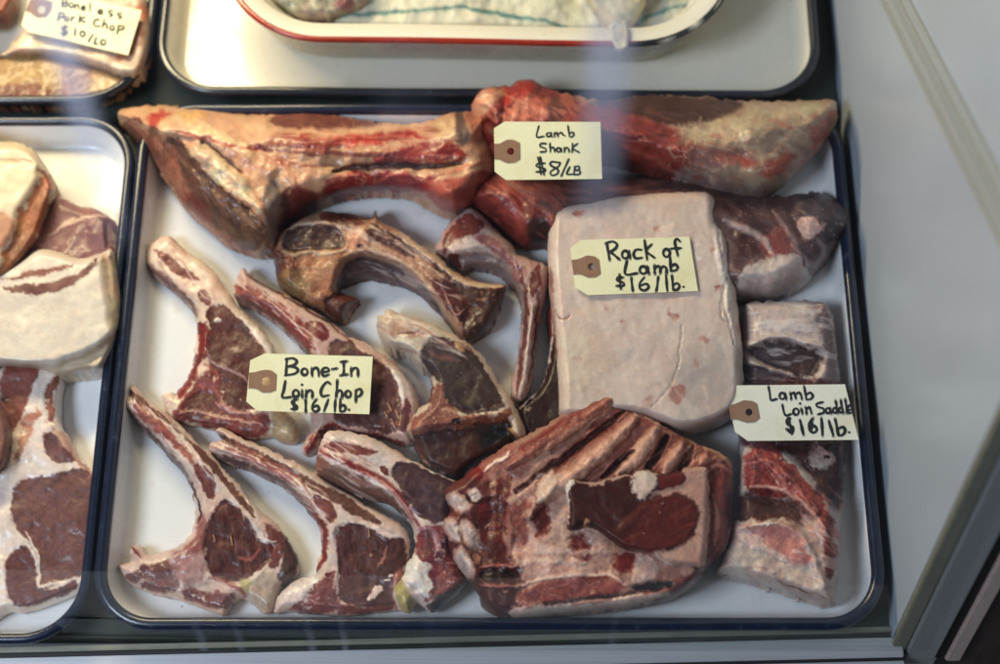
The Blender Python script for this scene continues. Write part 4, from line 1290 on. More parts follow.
c.area(C_([(340, 560), (400, 540), (400, 640), (370, 650), (330, 620)]), (78, 56, 52), 4, 3, -2)
c.area(D_([(340, 330), (420, 350), (470, 390), (500, 440), (440, 440), (400, 400), (350, 380)]), (96, 74, 74), 3, 3)
c.area(D_([(385, 420), (430, 440), (440, 480), (400, 490), (370, 470)]), (92, 62, 60), 3, 3)
c.area(D_([(445, 440), (510, 402), (530, 450), (522, 482), (470, 492)]), (150, 92, 86), 4, 3, 0, mott=0.25)
c.area(D_([(380, 592), (392, 530), (440, 500), (490, 488), (560, 480), (582, 540), (540, 590), (480, 604), (400, 612)]), (196, 182, 176), 2.5, 4, 0.8, 'fat_end', 'fat', 0.2)
c.area(D_([(540, 322), (600, 310), (650, 328), (692, 375), (690, 412), (660, 440), (632, 465), (610, 440), (600, 400), (560, 370)]), (92, 84, 86), 3, 3, 2, 'knuckle', 'bone', 0.25)
c.area(D_([(550, 388), (588, 380), (622, 402), (592, 432), (558, 430)]), (192, 164, 154), 1.5, 3, 1.5)
c.ridge(D_([(560, 350), (640, 370)]), 28, 6)
c.ridge(D_([(520, 350), (560, 440), (600, 520)]), 10, -4)
c.ridge(D_([(400, 540), (520, 510)]), 24, 4)
c.line(D_([(340, 385), (400, 410), (450, 440), (480, 490)]), 6, (186, 170, 168), 3, 1.0)
c.line(D_([(480, 360), (530, 430), (560, 490), (600, 520)]), 5, (166, 148, 146), 2.5, 0.8, op=0.8)
c.line(D_([(560, 490), (568, 520)]), 2.5, (110, 36, 32), 1, -0.5)
c.line(D_([(600, 440), (620, 470), (590, 520), (560, 560)]), 6, (180, 170, 168), 3, 0.5, op=0.7)
c.veins(D_([(360, 330), (560, 340), (680, 380), (600, 540), (400, 600)]), (176, 160, 158), 14, 0.05, 0.5, 0.3)
c.crumbs(14, D_([(550, 490), (620, 330), (690, 400), (640, 470)]), (206, 196, 190), 0.4, 1.2, 0.3)
c.streaks(D_([(340, 320), (690, 320), (680, 460), (480, 600), (380, 600)]), 40, (158, 142, 142), 0.22, 20, 6, 0.1, 0.1)
c.streaks([(466, 180), (560, 170), (556, 245), (480, 215)], 35, (196, 120, 100), 0.5, 24, 4, 0.1, 0.4)
c.streaks([(550, 170), (720, 180), (740, 200), (550, 200)], 5, (170, 130, 120), 0.5, 30, 4, 0.1, 0.3)
c.build()

c = Cut('lamb_shank', 'lamb shank under the shank tag, red bone end left, pale fatty end right', 'lamb shank',
        [(473, 118), (472, 102), (481, 91), (494, 86), (512, 86), (517, 81), (532, 80.5), (543, 86), (562, 92), (589, 98), (605, 101), (622, 97), (650, 94.5),
         (690, 96), (727, 98.5), (763, 101), (800, 100), (831, 99.5), (838, 105), (837, 117), (828, 138), (806, 163), (781, 186), (763, 196), (745, 196),
         (719, 192), (701, 186), (672, 178), (636, 168), (600, 160), (570, 168), (530, 172), (505, 172), (492, 160), (480, 148), (473, 134)],
        0.046, 0.014, 32, base=(190, 168, 144), gain=1.0, seed=131, group='lamb shanks along the back of the tray', lo=0.08, hi=0.35, rough=2.2, bpart='fat_cover', step=1.15)
c.area([(470, 80), (532, 78), (562, 90), (600, 106), (650, 120), (690, 135), (700, 160), (690, 186), (640, 170), (600, 165), (530, 176), (480, 150), (468, 120)], (166, 82, 66), 5, 4, 0, 'bone_end', 'bone', 0.35, (14, 0.15))
c.area(D_([(-10, 60), (60, 46), (140, 38), (250, 44), (350, 54), (400, 75), (340, 105), (225, 126), (125, 106), (50, 90), (0, 74)]), (108, 84, 74), 2.5, 2, -5, 'rear_muscle', 'lean', 0.15, (5, 0.12), hs=5)
c.ridge(C_([(150, 110), (190, 90)]), 16, 6)
c.ridge(C_([(290, 75), (350, 75)]), 20, 6)
c.ridge(C_([(235, 80), (240, 150), (215, 220)]), 9, -5)
c.ridge(C_([(130, 180), (180, 200)]), 12, -4)
c.ridge(C_([(400, 140), (600, 190), (900, 300)]), 22, 5)
c.ridge(D_([(250, 190), (400, 150), (620, 90)]), 26, 4)
c.ridge(D_([(0, 175), (120, 210), (230, 265)]), 10, -4)
c.area(C_([(118, 130), (135, 92), (180, 65), (222, 70), (235, 92), (190, 125), (160, 172), (130, 175)]), (214, 168, 138), 3, 3, 1.2, mott=0.25)
c.area(C_([(235, 92), (262, 62), (300, 48), (360, 60), (345, 85), (300, 105), (262, 130), (225, 150)]), (190, 62, 46), 3, 4, 0.5, mott=0.35)
c.area(C_([(128, 200), (200, 178), (208, 262), (165, 290), (122, 245)]), (128, 34, 26), 3, 3, -3, mott=0.3)
c.area(C_([(260, 110), (330, 95), (400, 120), (400, 185), (300, 185), (250, 160)]), (206, 128, 104), 4, 4, 0.5, mott=0.35)
c.area(C_([(400, 100), (450, 110), (455, 185), (400, 185)]), (142, 104, 92), 4, 3, mott=0.2, op=0.8)
c.line(C_([(210, 170), (260, 130), (290, 90)]), 2, (130, 30, 24), 1.2, -1)
c.line(C_([(140, 110), (170, 95), (200, 92)]), 3, (236, 206, 176), 1.5, 0.8)
c.area(D_([(0, 80), (60, 90), (130, 112), (220, 140), (255, 175), (240, 215), (200, 245), (120, 225), (0, 165)]), (166, 72, 56), 4, 3, 0, mott=0.25, fib=(16, 0.18))
c.line(D_([(0, 170), (80, 190), (160, 225), (220, 262)]), 5, (206, 120, 98), 2.5, 0.8, op=0.8)
c.line(D_([(20, 150), (100, 165), (200, 150)]), 3, (120, 40, 30), 2, -0.8, op=0.6)
c.area(D_([(220, 130), (320, 115), (420, 75), (520, 62), (640, 60), (650, 90), (560, 130), (440, 170), (330, 180), (250, 170)]), (206, 188, 158), 5, 5, 0.8, mott=0.22, op=0.8)
c.area(D_([(230, 190), (330, 190), (420, 200), (440, 240), (340, 240), (260, 230)]), (168, 130, 122), 5, 5, -0.5, mott=0.3)
c.area(D_([(300, 210), (380, 205), (430, 230), (380, 235)]), (184, 92, 72), 3, 4, op=0.7)
c.area(D_([(440, 250), (500, 205), (540, 210), (515, 245), (470, 268)]), (194, 96, 70), 3.5, 4, mott=0.3, op=0.85)
c.area(D_([(590, 130), (640, 80), (652, 95), (625, 165), (560, 235), (540, 240), (580, 180)]), (198, 124, 92), 2.5, 4, -0.5, mott=0.3)
c.area(D_([(450, 130), (520, 100), (560, 120), (500, 160)]), (150, 132, 116), 5, 4, op=0.6)
c.area(D_([(200, 260), (260, 240), (330, 260), (420, 290), (500, 280), (480, 318), (400, 320), (300, 300), (220, 285)]), (180, 164, 156), 4, 4, 0, mott=0.25)
c.veins(D_([(200, 120), (640, 60), (650, 110), (470, 310), (260, 280)]), (226, 212, 190), 16, 0.06, 0.5, 0.2)
c.crumbs(10, D_([(0, 180), (250, 240), (250, 300), (0, 250)]), (226, 196, 180), 0.4, 0.9, 0.3)
c.streaks(D_([(0, 80), (250, 120), (300, 280), (0, 260)]), 16, (204, 118, 94), 0.35, 34, 6, 0.1, 0.3)
c.streaks(D_([(0, 80), (250, 120), (300, 280), (0, 260)]), 16, (120, 40, 32), 0.28, 30, 5, 0.2, -0.2)
c.streaks(D_([(220, 120), (640, 60), (640, 130), (480, 310), (240, 280)]), 22, (150, 126, 110), 0.4, 20, 9, 0.0, -0.2)
c.streaks(D_([(300, 150), (640, 80), (640, 150), (480, 310), (240, 280)]), 25, (196, 110, 84), 0.4, 22, 4, 0.3, -0.2)
c.streaks(C_([(120, 80), (400, 50), (560, 110), (400, 200), (130, 200)]), 30, (224, 150, 124), 0.5, 18, 4, 0.15, 0.5)
c.build()

# ---- loin saddle, right side
c = Cut('loin_saddle', 'long hollow lamb loin saddle down the right side of the tray under its tag', 'lamb saddle',
        Q_([(68, 32), (85, 24), (120, 22), (180, 21), (222, 24), (238, 32), (248, 60), (255, 110), (262, 180), (270, 250), (273, 320), (270, 400),
            (263, 480), (259, 560), (256, 615), (244, 636), (200, 626), (150, 610), (100, 594), (50, 580), (18, 566), (25, 540), (40, 500), (48, 440),
            (58, 380), (60, 330), (62, 250), (64, 180), (66, 100)]),
        0.036, 0.002, 16, base=(196, 184, 178), gain=1.15, seed=141, lo=0.08, hi=0.7, rough=1.8)
c.area(Q_([(205, 30), (236, 32), (255, 110), (262, 180), (268, 300), (262, 440), (240, 430), (236, 300), (232, 180), (225, 100)]), (150, 136, 132), 3, 3, -3, mott=0.2, hs=6)
c.area(Q_([(78, 122), (110, 106), (160, 104), (200, 118), (228, 124), (218, 165), (190, 178), (140, 162), (95, 142)]), (98, 84, 78), 3, 3, -9, 'upper_hollow', 'lean', 0.25, hs=4)
c.area(Q_([(70, 150), (130, 163), (190, 178), (195, 192), (75, 190)]), (104, 86, 84), 1.6, 2, -5, mott=0.2)
c.line(Q_([(80, 140), (130, 158), (190, 180)]), 3, (190, 176, 170), 1.2, 1)
c.line(Q_([(74, 178), (120, 178), (180, 186)]), 2.5, (178, 160, 156), 1, 1)
c.area(Q_([(60, 190), (268, 190), (272, 310), (60, 310)]), (112, 74, 68), 3, 3, -3, mott=0.3)
c.area(Q_([(78, 305), (270, 305), (268, 380), (262, 440), (240, 432), (200, 372), (150, 325)]), (92, 64, 58), 3, 3, -5, 'dark_cut_face', 'lean', 0.35, hs=4)
c.area(Q_([(205, 322), (240, 318), (252, 345), (225, 362), (200, 350)]), (176, 160, 154), 2, 3, 2)
c.spot(*Q_([(235, 335)])[0], 3, 2, (50, 30, 26), 0.8, -0.8)
c.area(Q_([(52, 430), (60, 412), (110, 408), (170, 425), (212, 462), (190, 480), (150, 462), (60, 468), (48, 455)]), (110, 82, 70), 2.5, 3, -6, 'lower_hollow', 'lean', 0.3, hs=4)
c.area(Q_([(50, 470), (100, 462), (150, 464), (182, 490), (205, 545), (150, 545), (60, 510), (40, 515)]), (208, 166, 156), 3.5, 6, 1, 'pink_meat', 'lean', 0.15)
c.area(Q_([(100, 480), (160, 478), (192, 520), (200, 548), (150, 542), (110, 510)]), (206, 138, 128), 5, 6, 0.3, op=0.7)
c.area(Q_([(74, 330), (110, 305), (150, 338), (200, 388), (238, 436), (248, 470), (246, 500), (222, 480), (190, 440), (150, 416), (110, 412), (72, 402), (72, 370)]), (160, 74, 62), 2.4, 5, 3.0, 'red_flank', 'lean', 0.35, (40, 0.25), hs=5)
c.line(Q_([(80, 395), (120, 398), (160, 410), (200, 440), (235, 485)]), 3.5, (220, 178, 164), 1.6, 0.8)
c.line(Q_([(80, 350), (120, 345), (170, 385)]), 2.5, (216, 150, 138), 1.5, 0.6, op=0.7)
c.area(Q_([(186, 455), (222, 470), (238, 520), (240, 600), (225, 600), (210, 540)]), (196, 176, 166), 3, 3, 0, mott=0.2)
c.area(Q_([(228, 480), (248, 490), (254, 560), (246, 584), (232, 560)]), (150, 84, 70), 1.8, 3, 0, 'side_muscle', 'lean', 0.3)
c.area(Q_([(18, 566), (45, 520), (62, 512), (150, 548), (252, 604), (246, 636), (150, 610), (50, 580)]), (206, 188, 176), 2, 3, 0, mott=0.18)
c.line(Q_([(140, 588), (180, 602), (215, 612), (238, 622)]), 2, (140, 66, 56), 0.9, -0.8)
c.line(Q_([(60, 466), (100, 470), (140, 462), (160, 470)]), 4, (222, 208, 200), 1.6, 1.2, warp=4)
c.streaks(Q_([(70, 300), (270, 420), (250, 560), (150, 420)]), 55, (214, 150, 136), 0.5, 20, 3.5, 0.1, 0.5)
c.streaks(Q_([(20, 480), (250, 480), (250, 630), (20, 580)]), 25, (224, 204, 194), 0.6, 26, 6, 0.05, 0.8)
c.streaks(Q_([(66, 24), (250, 24), (262, 180), (66, 110)]), 5, (216, 206, 202), 0.6, 26, 6, 0.05, 0.6)
c.ridge(Q_([(70, 110), (140, 96), (230, 118)]), 6, 2.5)
c.ridge(Q_([(60, 480), (110, 470), (190, 500), (225, 590)]), 8, 3)
c.ridge(Q_([(66, 330), (120, 350), (190, 420), (238, 500)]), 12, 3)
c.crumbs(34, Q_([(60, 300), (268, 300), (262, 450), (200, 470), (60, 460)]), (214, 196, 188), 0.4, 1.1, 0.5)
c.veins(Q_([(70, 25), (240, 30), (250, 110), (80, 105)]), (214, 206, 200), 16, 0.05, 0.5, 0.2)
c.veins(Q_([(80, 310), (250, 430), (240, 500), (80, 400)]), (214, 150, 138), 8, 0.08, 0.5, 0.4)
c.veins(Q_([(30, 500), (250, 500), (250, 630), (30, 570)]), (186, 140, 128), 18, 0.05, 0.5, 0.0)
c.build()

# ---- rack of lamb
c = Cut('rack_of_lamb', 'big pale slab of lamb rack with smooth fat cap carrying the rack tag', 'lamb rack',
        H_([(47, 110), (55, 82), (75, 66), (100, 60), (200, 45), (300, 35), (400, 30), (440, 30), (462, 38), (476, 62), (480, 110), (498, 138), (512, 175),
            (520, 230), (525, 270), (530, 320), (538, 380), (544, 450), (545, 540), (532, 580), (505, 608), (440, 634), (380, 640), (330, 622),
            (250, 600), (150, 612), (80, 602), (74, 540), (68, 450), (60, 380), (52, 300), (46, 200)]),
        0.034, 0.013, 12, base=(219, 203, 193), gain=1.0, seed=151, lo=0.2, hi=0.75, rough=0.8, jag=0.8, bpart='fat_cap', mott=0.05, fine=0.12)
c.area(H_([(380, 440), (545, 420), (545, 560), (440, 630), (360, 560)]), (190, 182, 176), 14, 6, 0, mott=0.08, op=0.7)
c.area(H_([(60, 400), (200, 400), (220, 560), (80, 590)]), (218, 202, 184), 12, 6, 0, mott=0.08, op=0.6)
c.area(H_([(46, 240), (58, 240), (66, 420), (72, 560), (62, 560), (50, 400)]), (150, 96, 84), 1.6, 1.5, 0, 'side_meat', 'lean')
for (x, y, rx, ry, a, o) in ((122, 84, 6, 3, -20, .85), (328, 127, 3.6, 3, 0, .8), (366, 343, 6, 3, 25, .7), (376, 350, 2.5, 4, 0, .7), (443, 405, 4.5, 4, 0, .5), (375, 545, 9, 10, 0, .6),
                             (482, 275, 2.8, 3.2, 0, .85), (472, 175, 3, 3, 0, .6), (120, 460, 4, 3, 0, .35), (238, 362, 2.5, 2, 0, .6), (300, 565, 5, 8, 30, .35), (538, 380, 3, 6, 0, .5), (425, 470, 3, 4, 0, .35), (195, 330, 2, 2, 0, .4), (505, 340, 2, 4, 0, .4)):
    px, py = H_([(x, y)])[0]
    c.spot(px, py, rx, ry, (178, 92, 62), 2.0, -0.3, a, o * 0.85, 2.5)
c.line(H_([(65, 335), (72, 350), (92, 352), (104, 346)]), 1.1, (164, 112, 92), 0.8, -0.5)
c.line(H_([(388, 375), (384, 420), (378, 480)]), 1.0, (168, 156, 144), 0.9, -0.5, op=0.7)
c.line(H_([(378, 480), (350, 540), (310, 580)]), 1.2, (172, 158, 146), 1.0, -0.4, op=0.6)
c.line(H_([(480, 110), (490, 180), (500, 250), (498, 320), (510, 360), (520, 420)]), 1.6, (186, 162, 150), 1.6, -0.9, op=0.7)
c.line(H_([(496, 250), (488, 340), (500, 356), (514, 362)]), 1.2, (166, 110, 90), 0.9, -0.6, op=0.8)
c.area(H_([(465, 90), (482, 110), (498, 200), (512, 300), (500, 330), (488, 250), (474, 180), (462, 120)]), (222, 212, 204), 2, 6, 1.0, 'fat_crumble', 'fat', 0.14)
c.crumbs(30, H_([(462, 90), (482, 100), (520, 280), (498, 290), (470, 180)]), (232, 224, 218), 0.8, 2.4, 0.9)
c.crumbs(12, H_([(420, 160), (442, 160), (440, 210), (424, 210)]), (234, 228, 222), 0.8, 2.0, 0.7)
c.streaks(H_([(60, 60), (470, 50), (540, 500), (400, 620), (90, 590)]), 80, (206, 184, 172), 0.3, 40, 16, 0.0, 0)
c.streaks(H_([(60, 60), (470, 50), (540, 500), (400, 620), (90, 590)]), 70, (226, 214, 204), 0.4, 30, 12, 0.1, 0)
c.build()

# ---- rib rack / breast with sawn bones
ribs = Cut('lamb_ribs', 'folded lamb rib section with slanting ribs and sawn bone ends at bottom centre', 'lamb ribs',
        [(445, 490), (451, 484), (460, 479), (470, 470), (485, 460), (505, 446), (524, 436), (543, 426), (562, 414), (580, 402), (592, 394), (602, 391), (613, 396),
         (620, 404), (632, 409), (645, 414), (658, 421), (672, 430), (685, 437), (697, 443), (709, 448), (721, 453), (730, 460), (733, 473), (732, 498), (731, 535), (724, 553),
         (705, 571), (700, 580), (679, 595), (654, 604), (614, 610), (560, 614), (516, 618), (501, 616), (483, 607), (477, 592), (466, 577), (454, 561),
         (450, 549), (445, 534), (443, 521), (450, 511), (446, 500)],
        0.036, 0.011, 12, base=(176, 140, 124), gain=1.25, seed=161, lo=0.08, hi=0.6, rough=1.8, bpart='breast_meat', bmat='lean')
c = ribs
c.area(N_([(60, 230), (150, 200), (170, 330), (150, 480), (150, 600), (60, 600), (20, 480), (20, 300)]), (122, 60, 50), 3, 4, -1, mott=0.3)
c.area(O_([(-140, 330), (0, 190), (110, 60), (165, 40), (300, 110), (440, 180), (470, 220), (440, 250), (200, 250), (30, 330), (-60, 360)]), (150, 96, 80), 5, 4, 0, mott=0.25)
# broad pale ribs under their membrane, dark red meat in the furrows between
c.line(O_([(150, 22), (60, 78), (-10, 124), (-80, 168), (-140, 212)]), 17, (166, 104, 84), 4, 5.5, part='rib_bone', mat='bone')
c.line(O_([(135, 12), (50, 62), (-20, 108), (-90, 150), (-150, 190)]), 6, (140, 46, 38), 3, 0.6, op=0.85)
c.line(O_([(152, 34), (80, 86), (10, 132), (-60, 176)]), 5, (204, 160, 134), 3, 0.6, op=0.8)
c.line(O_([(208, 74), (150, 140), (80, 200), (10, 256), (-50, 300), (-90, 350)]), 19, (196, 156, 136), 4, 6, part='rib_bone', mat='bone')
c.line(O_([(268, 104), (238, 150), (195, 200), (160, 230)]), 17, (198, 160, 140), 3.5, 5.5, part='rib_bone', mat='bone')
c.line(O_([(338, 150), (310, 195), (290, 232)]), 15, (192, 150, 130), 3.5, 5, part='rib_bone', mat='bone')
c.line(O_([(405, 175), (390, 205)]), 9, (186, 132, 112), 3, 3, part='rib_bone', mat='bone')
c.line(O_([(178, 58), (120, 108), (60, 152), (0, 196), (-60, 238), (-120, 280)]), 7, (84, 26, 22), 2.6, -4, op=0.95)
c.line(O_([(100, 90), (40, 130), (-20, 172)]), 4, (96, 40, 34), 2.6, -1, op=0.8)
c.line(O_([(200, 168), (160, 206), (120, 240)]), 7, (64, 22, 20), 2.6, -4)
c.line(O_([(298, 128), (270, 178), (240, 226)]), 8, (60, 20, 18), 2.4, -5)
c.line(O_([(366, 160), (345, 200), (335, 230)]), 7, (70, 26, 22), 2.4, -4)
c.line(O_([(110, 8), (160, 30), (235, 68), (310, 110), (400, 153), (440, 175), (472, 205)]), 4, (212, 174, 152), 1.8, 0.8, warp=3)
c.line(O_([(170, 48), (260, 92), (330, 135)]), 2, (150, 90, 74), 1.5, -0.6, warp=3, op=0.8)
c.crumbs(16, O_([(110, 0), (160, 10), (240, 60), (240, 90), (140, 50)]), (216, 190, 168), 0.6, 1.6, 0.6)
# clouded membrane
c.area(N_([(225, 300), (300, 255), (380, 270), (450, 350), (470, 440), (440, 510), (300, 525), (235, 490), (215, 400)]), (196, 164, 150), 6, 8, 1.0, mott=0.2)
c.area(N_([(300, 262), (325, 240), (340, 262), (324, 302), (292, 328), (276, 305)]), (196, 176, 162), 2, 2, 2.0)
c.line(N_([(290, 330), (275, 300), (300, 255)]), 2, (130, 90, 80), 1.5, -1.2)
c.area(N_([(276, 350), (305, 332), (322, 360), (300, 412), (278, 402)]), (128, 44, 36), 3.5, 5, -0.8, mott=0.3)
c.area(N_([(188, 250), (222, 260), (218, 312), (190, 322), (178, 290)]), (124, 42, 36), 3, 5, -0.5)
c.area(N_([(225, 330), (262, 330), (258, 420), (228, 430)]), (150, 90, 78), 5, 6, -0.5)
c.area(O_([(22, 405), (72, 395), (82, 450), (48, 470), (22, 445)]), (128, 48, 38), 3.5, 5, -0.6, mott=0.3)
c.area(O_([(150, 452), (212, 455), (222, 500), (170, 498), (145, 478)]), (134, 40, 34), 2.5, 5, -0.8, mott=0.3)
c.area(O_([(215, 455), (260, 465), (280, 510), (240, 545), (200, 530)]), (204, 180, 168), 3, 5, 0.6)
c.area(N_([(150, 150), (260, 205), (240, 260), (190, 250), (150, 270), (130, 250)]), (168, 118, 104), 4, 5, 0)
for q in ([(250, 455), (320, 448), (400, 462), (460, 446)], [(240, 485), (330, 478), (420, 492)]):
    c.line(N_(q), 6, (216, 196, 184), 3, 0.4, op=0.6, warp=4)
# dark meat between the sawn bones and the ribs
c.area(N_([(128, 335), (185, 315), (205, 350), (200, 420), (212, 492), (135, 500), (120, 430)]), (118, 38, 30), 3.5, 5, -2.5, 'spine_meat', 'lean', 0.35)
c.line(N_([(205, 340), (215, 400), (208, 470)]), 5, (150, 92, 80), 3, 1, op=0.8)
c.line(N_([(150, 395), (185, 385)]), 4, (150, 80, 66), 2.5, 0.8, op=0.7)
c.area(N_([(130, 505), (238, 500), (245, 560), (238, 625), (190, 630), (140, 600)]), (98, 34, 28), 3, 4, -1, mott=0.3)
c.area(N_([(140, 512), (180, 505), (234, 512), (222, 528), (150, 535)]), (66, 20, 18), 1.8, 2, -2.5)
c.line(N_([(135, 500), (180, 492), (235, 498)]), 2.5, (176, 112, 98), 1.3, 1)
c.line(N_([(138, 542), (180, 548), (238, 546)]), 3, (180, 120, 106), 1.5, 1)
c.area(O_([(-110, 562), (-40, 528), (60, 515), (130, 515), (172, 532), (180, 555), (130, 567), (40, 577), (-40, 592), (-110, 592)]), (152, 78, 66), 2.5, 3, 1.0, 'lower_muscle', 'lean', 0.2, (-3, 0.16))
c.line(O_([(-120, 548), (-40, 522), (60, 509), (140, 511), (185, 540)]), 3, (220, 192, 178), 1.4, 0.8)
c.line(O_([(-40, 592), (60, 581), (160, 568), (240, 560)]), 2.2, (58, 20, 18), 1.2, -2)
c.area(O_([(-130, 604), (-20, 596), (80, 593), (160, 577), (260, 556), (312, 552), (300, 570), (200, 602), (60, 620), (-40, 627), (-120, 638)]), (216, 190, 176), 1.6, 3, 0.6, 'fat_strip', 'fat', 0.16)
c.area(O_([(200, 540), (260, 545), (320, 520), (380, 505), (404, 500), (388, 522), (320, 562), (290, 562), (230, 560)]), (158, 96, 84), 2.5, 4, mott=0.3)
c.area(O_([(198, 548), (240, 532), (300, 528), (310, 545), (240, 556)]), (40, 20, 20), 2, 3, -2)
c.area(O_([(405, 215), (470, 205), (476, 300), (470, 400), (447, 455), (400, 502), (405, 400)]), (150, 70, 52), 2.5, 3, -3, 'end_meat', 'lean', 0.2, (85, 0.15))
c.line(O_([(405, 225), (440, 205), (470, 225)]), 5, (200, 136, 114), 2, 1)
c.line(O_([(425, 290), (434, 360), (425, 430)]), 5, (204, 150, 126), 2, 0.5, op=0.8)
c.line(O_([(462, 260), (466, 340), (455, 420)]), 4, (70, 34, 28), 2, -0.5, op=0.8)
c.line(N_([(140, 245), (165, 222), (200, 205), (212, 190)]), 2.6, (226, 206, 194), 1.3, 0.6)
c.spot(*N_([(125, 248)])[0], 7, 7, (150, 34, 30), 2.5, 0.6)
c.streaks(O_([(-150, 330), (110, 0), (440, 180), (400, 240), (100, 260), (-60, 340)]), -37, (218, 178, 156), 0.3, 40, 3.0, 0.25, 0.1)
c.veins(N_([(230, 300), (450, 300), (450, 600), (240, 600)]), (214, 186, 172), 16, 0.06, 0.35, 0.0)
for (x, y, rx, ry, a) in ((76, 326, 14, 8.5, 30), (120, 306, 7, 7, 60), (62, 400, 8.5, 14.5, -38), (106, 412, 8, 17, -25), (90, 488, 8.5, 18, -22)):
    px, py = N_([(x, y)])[0]
    c.spot(px, py, rx + 1.6, ry + 1.6, (80, 34, 30), 1.6, 0, a, 0.8, 2)
    c.spot(px, py, rx, ry, (188, 156, 144), 1.8, 1.4, a, 1, 2, part='sawn_bone', mat='bone')
    c.spot(px, py, rx * 0.74, ry * 0.76, (208, 192, 184), 1.8, -0.6, a, 0.9, 1.5)
    c.spot(px, py, rx * 0.3, ry * 0.45, (164, 150, 148), 2, -0.4, a, 0.7)
c.crumbs(40, N_([(90, 360), (130, 370), (140, 500), (100, 480)]), (204, 160, 132), 0.5, 1.5, 0.7)
c.crumbs(24, N_([(40, 300), (240, 300), (240, 600), (120, 600)]), (206, 172, 158), 0.4, 1.0, 0.4)
c.build()

c = Cut('lamb_loin_piece', 'thick dark red loin piece edged with white fat, resting on the folded rib section', 'lamb loin',
        O_([(12, 272), (20, 252), (32, 246), (90, 252), (150, 240), (205, 227), (240, 220), (270, 233), (330, 225), (345, 215), (400, 213), (412, 222), (416, 300),
            (412, 400), (404, 470), (400, 496), (372, 496), (340, 490), (300, 487), (240, 457), (180, 442), (140, 417), (110, 395), (75, 382), (45, 390), (20, 384), (22, 330)]),
        0.016, 0.040, 8, base=(98, 32, 19), gain=1.0, seed=181, lo=0.10, hi=0.75, rough=0.9, bpart='dark_lean', bmat='lean')
c.area(O_([(30, 262), (150, 250), (210, 262), (222, 330), (180, 360), (130, 382), (28, 376)]), (96, 32, 20), 3, 2, 0, mott=0.18, fib=(60, 0.10))
c.area(O_([(345, 217), (412, 217), (414, 400), (404, 490), (370, 497), (300, 487), (245, 458), (190, 440), (240, 445), (310, 440), (360, 405), (385, 350), (375, 315), (330, 285), (255, 300), (270, 275), (335, 262)]), (202, 168, 152), 2, 3, -1, 'fat_rim', 'fat', 0.14)
c.area(O_([(150, 410), (160, 380), (220, 325), (290, 292), (350, 298), (384, 340), (364, 402), (305, 440), (232, 450), (165, 432)]), (128, 46, 30), 3.5, 2.5, 0.4, 'eye_muscle', 'lean', 0.12, (-30, 0.14))
c.area(O_([(150, 410), (200, 350), (250, 315), (240, 350), (180, 410)]), (100, 32, 20), 5, 3, op=0.7)
c.area(O_([(203, 240), (222, 224), (262, 226), (272, 246), (262, 270), (240, 290), (226, 305), (212, 280)]), (212, 196, 184), 1.8, 6, 1.0, 'fat_lump', 'fat', 0.12)
c.area(O_([(275, 240), (335, 230), (342, 260), (272, 272)]), (132, 36, 30), 1.5, 2, 0)
c.area(O_([(12, 274), (28, 248), (40, 252), (26, 290), (26, 372), (16, 340)]), (218, 208, 200), 1.1, 2, 0.3, 'fat_edge', 'fat', 0.12)
c.line(O_([(40, 252), (100, 256), (160, 244), (205, 232)]), 3, (196, 168, 152), 1.2, 0.4, warp=3)
c.line(O_([(260, 455), (310, 487), (360, 492)]), 2.5, (226, 208, 196), 1.2, 0.5)
c.spot(*O_([(74, 372)])[0], 5, 2.2, (204, 162, 116), 1, 0.8, -50)
c.crumbs(12, O_([(40, 260), (210, 260), (360, 310), (300, 430), (60, 370)]), (214, 190, 170), 0.4, 0.8, 0.4)
c.veins(O_([(345, 217), (412, 217), (414, 400), (404, 490), (300, 480), (390, 380), (330, 285)]), (176, 118, 104), 9, 0.08, 0.5, 0.3)
c.build()

# ================================================================== PORK, left trays
P0 = ZM(0, 0, 4.15); P1 = ZM(0, 130, 4.15); P2 = ZM(0, 230, 4.15); P3 = ZM(0, 350, 4.15); P4 = ZM(0, 480, 3.61)
c = Cut('pork_slab', 'thin purplish slice of pork leaning between the two thick fat blocks', 'pork slice',
        [(40, 215), (50, 200), (58, 196), (68, 200), (82, 207), (95, 208), (108, 215), (119, 226), (125, 240), (124, 262), (120, 276), (110, 270), (90, 270), (60, 275), (30, 275), (25, 245)],
        0.022, 0.001, 10, base=(168, 130, 122), seed=201, step=1.4, bpart='lean_meat', bmat='lean', group='pork on the left tray')
c.area(P1([(440, 370), (500, 410), (522, 470), (510, 600), (470, 500), (440, 490)]), (122, 92, 90), 2, 2, -3)
c.area(P1([(280, 520), (300, 440), (360, 380), (440, 365), (450, 490), (380, 510), (310, 545)]), (150, 116, 118), 2, 2, 0.5)
c.line(P1([(200, 440), (270, 395), (350, 365), (440, 355)]), 3, (220, 190, 168), 1.5, 0.5, part='fat_seam', mat='fat')
c.build()
c = Cut('pork_belly_block', 'thick cream pork fat block with two lean streaks, in the middle of the left tray', 'pork block',
        [(-40, 262), (-10, 268), (15, 262), (38, 249), (60, 252), (78, 258), (92, 256), (104, 251), (112, 250), (118, 268), (121, 300), (119, 328), (114, 345),
         (102, 368), (82, 374), (60, 377), (40, 370), (0, 366), (-40, 366)],
        0.036, 0.001, 9, base=(224, 215, 203), seed=211, step=1.4, group='pork on the left tray', mott=0.05, rough=0.7, lo=0.3, jag=0.6, fine=0.06, gain=0.94)
c.area(P2([(0, 205), (60, 195), (120, 165), (200, 158), (305, 145), (250, 165), (150, 190), (60, 205)]), (156, 100, 86), 1.3, 2, 0, 'lean_streak')
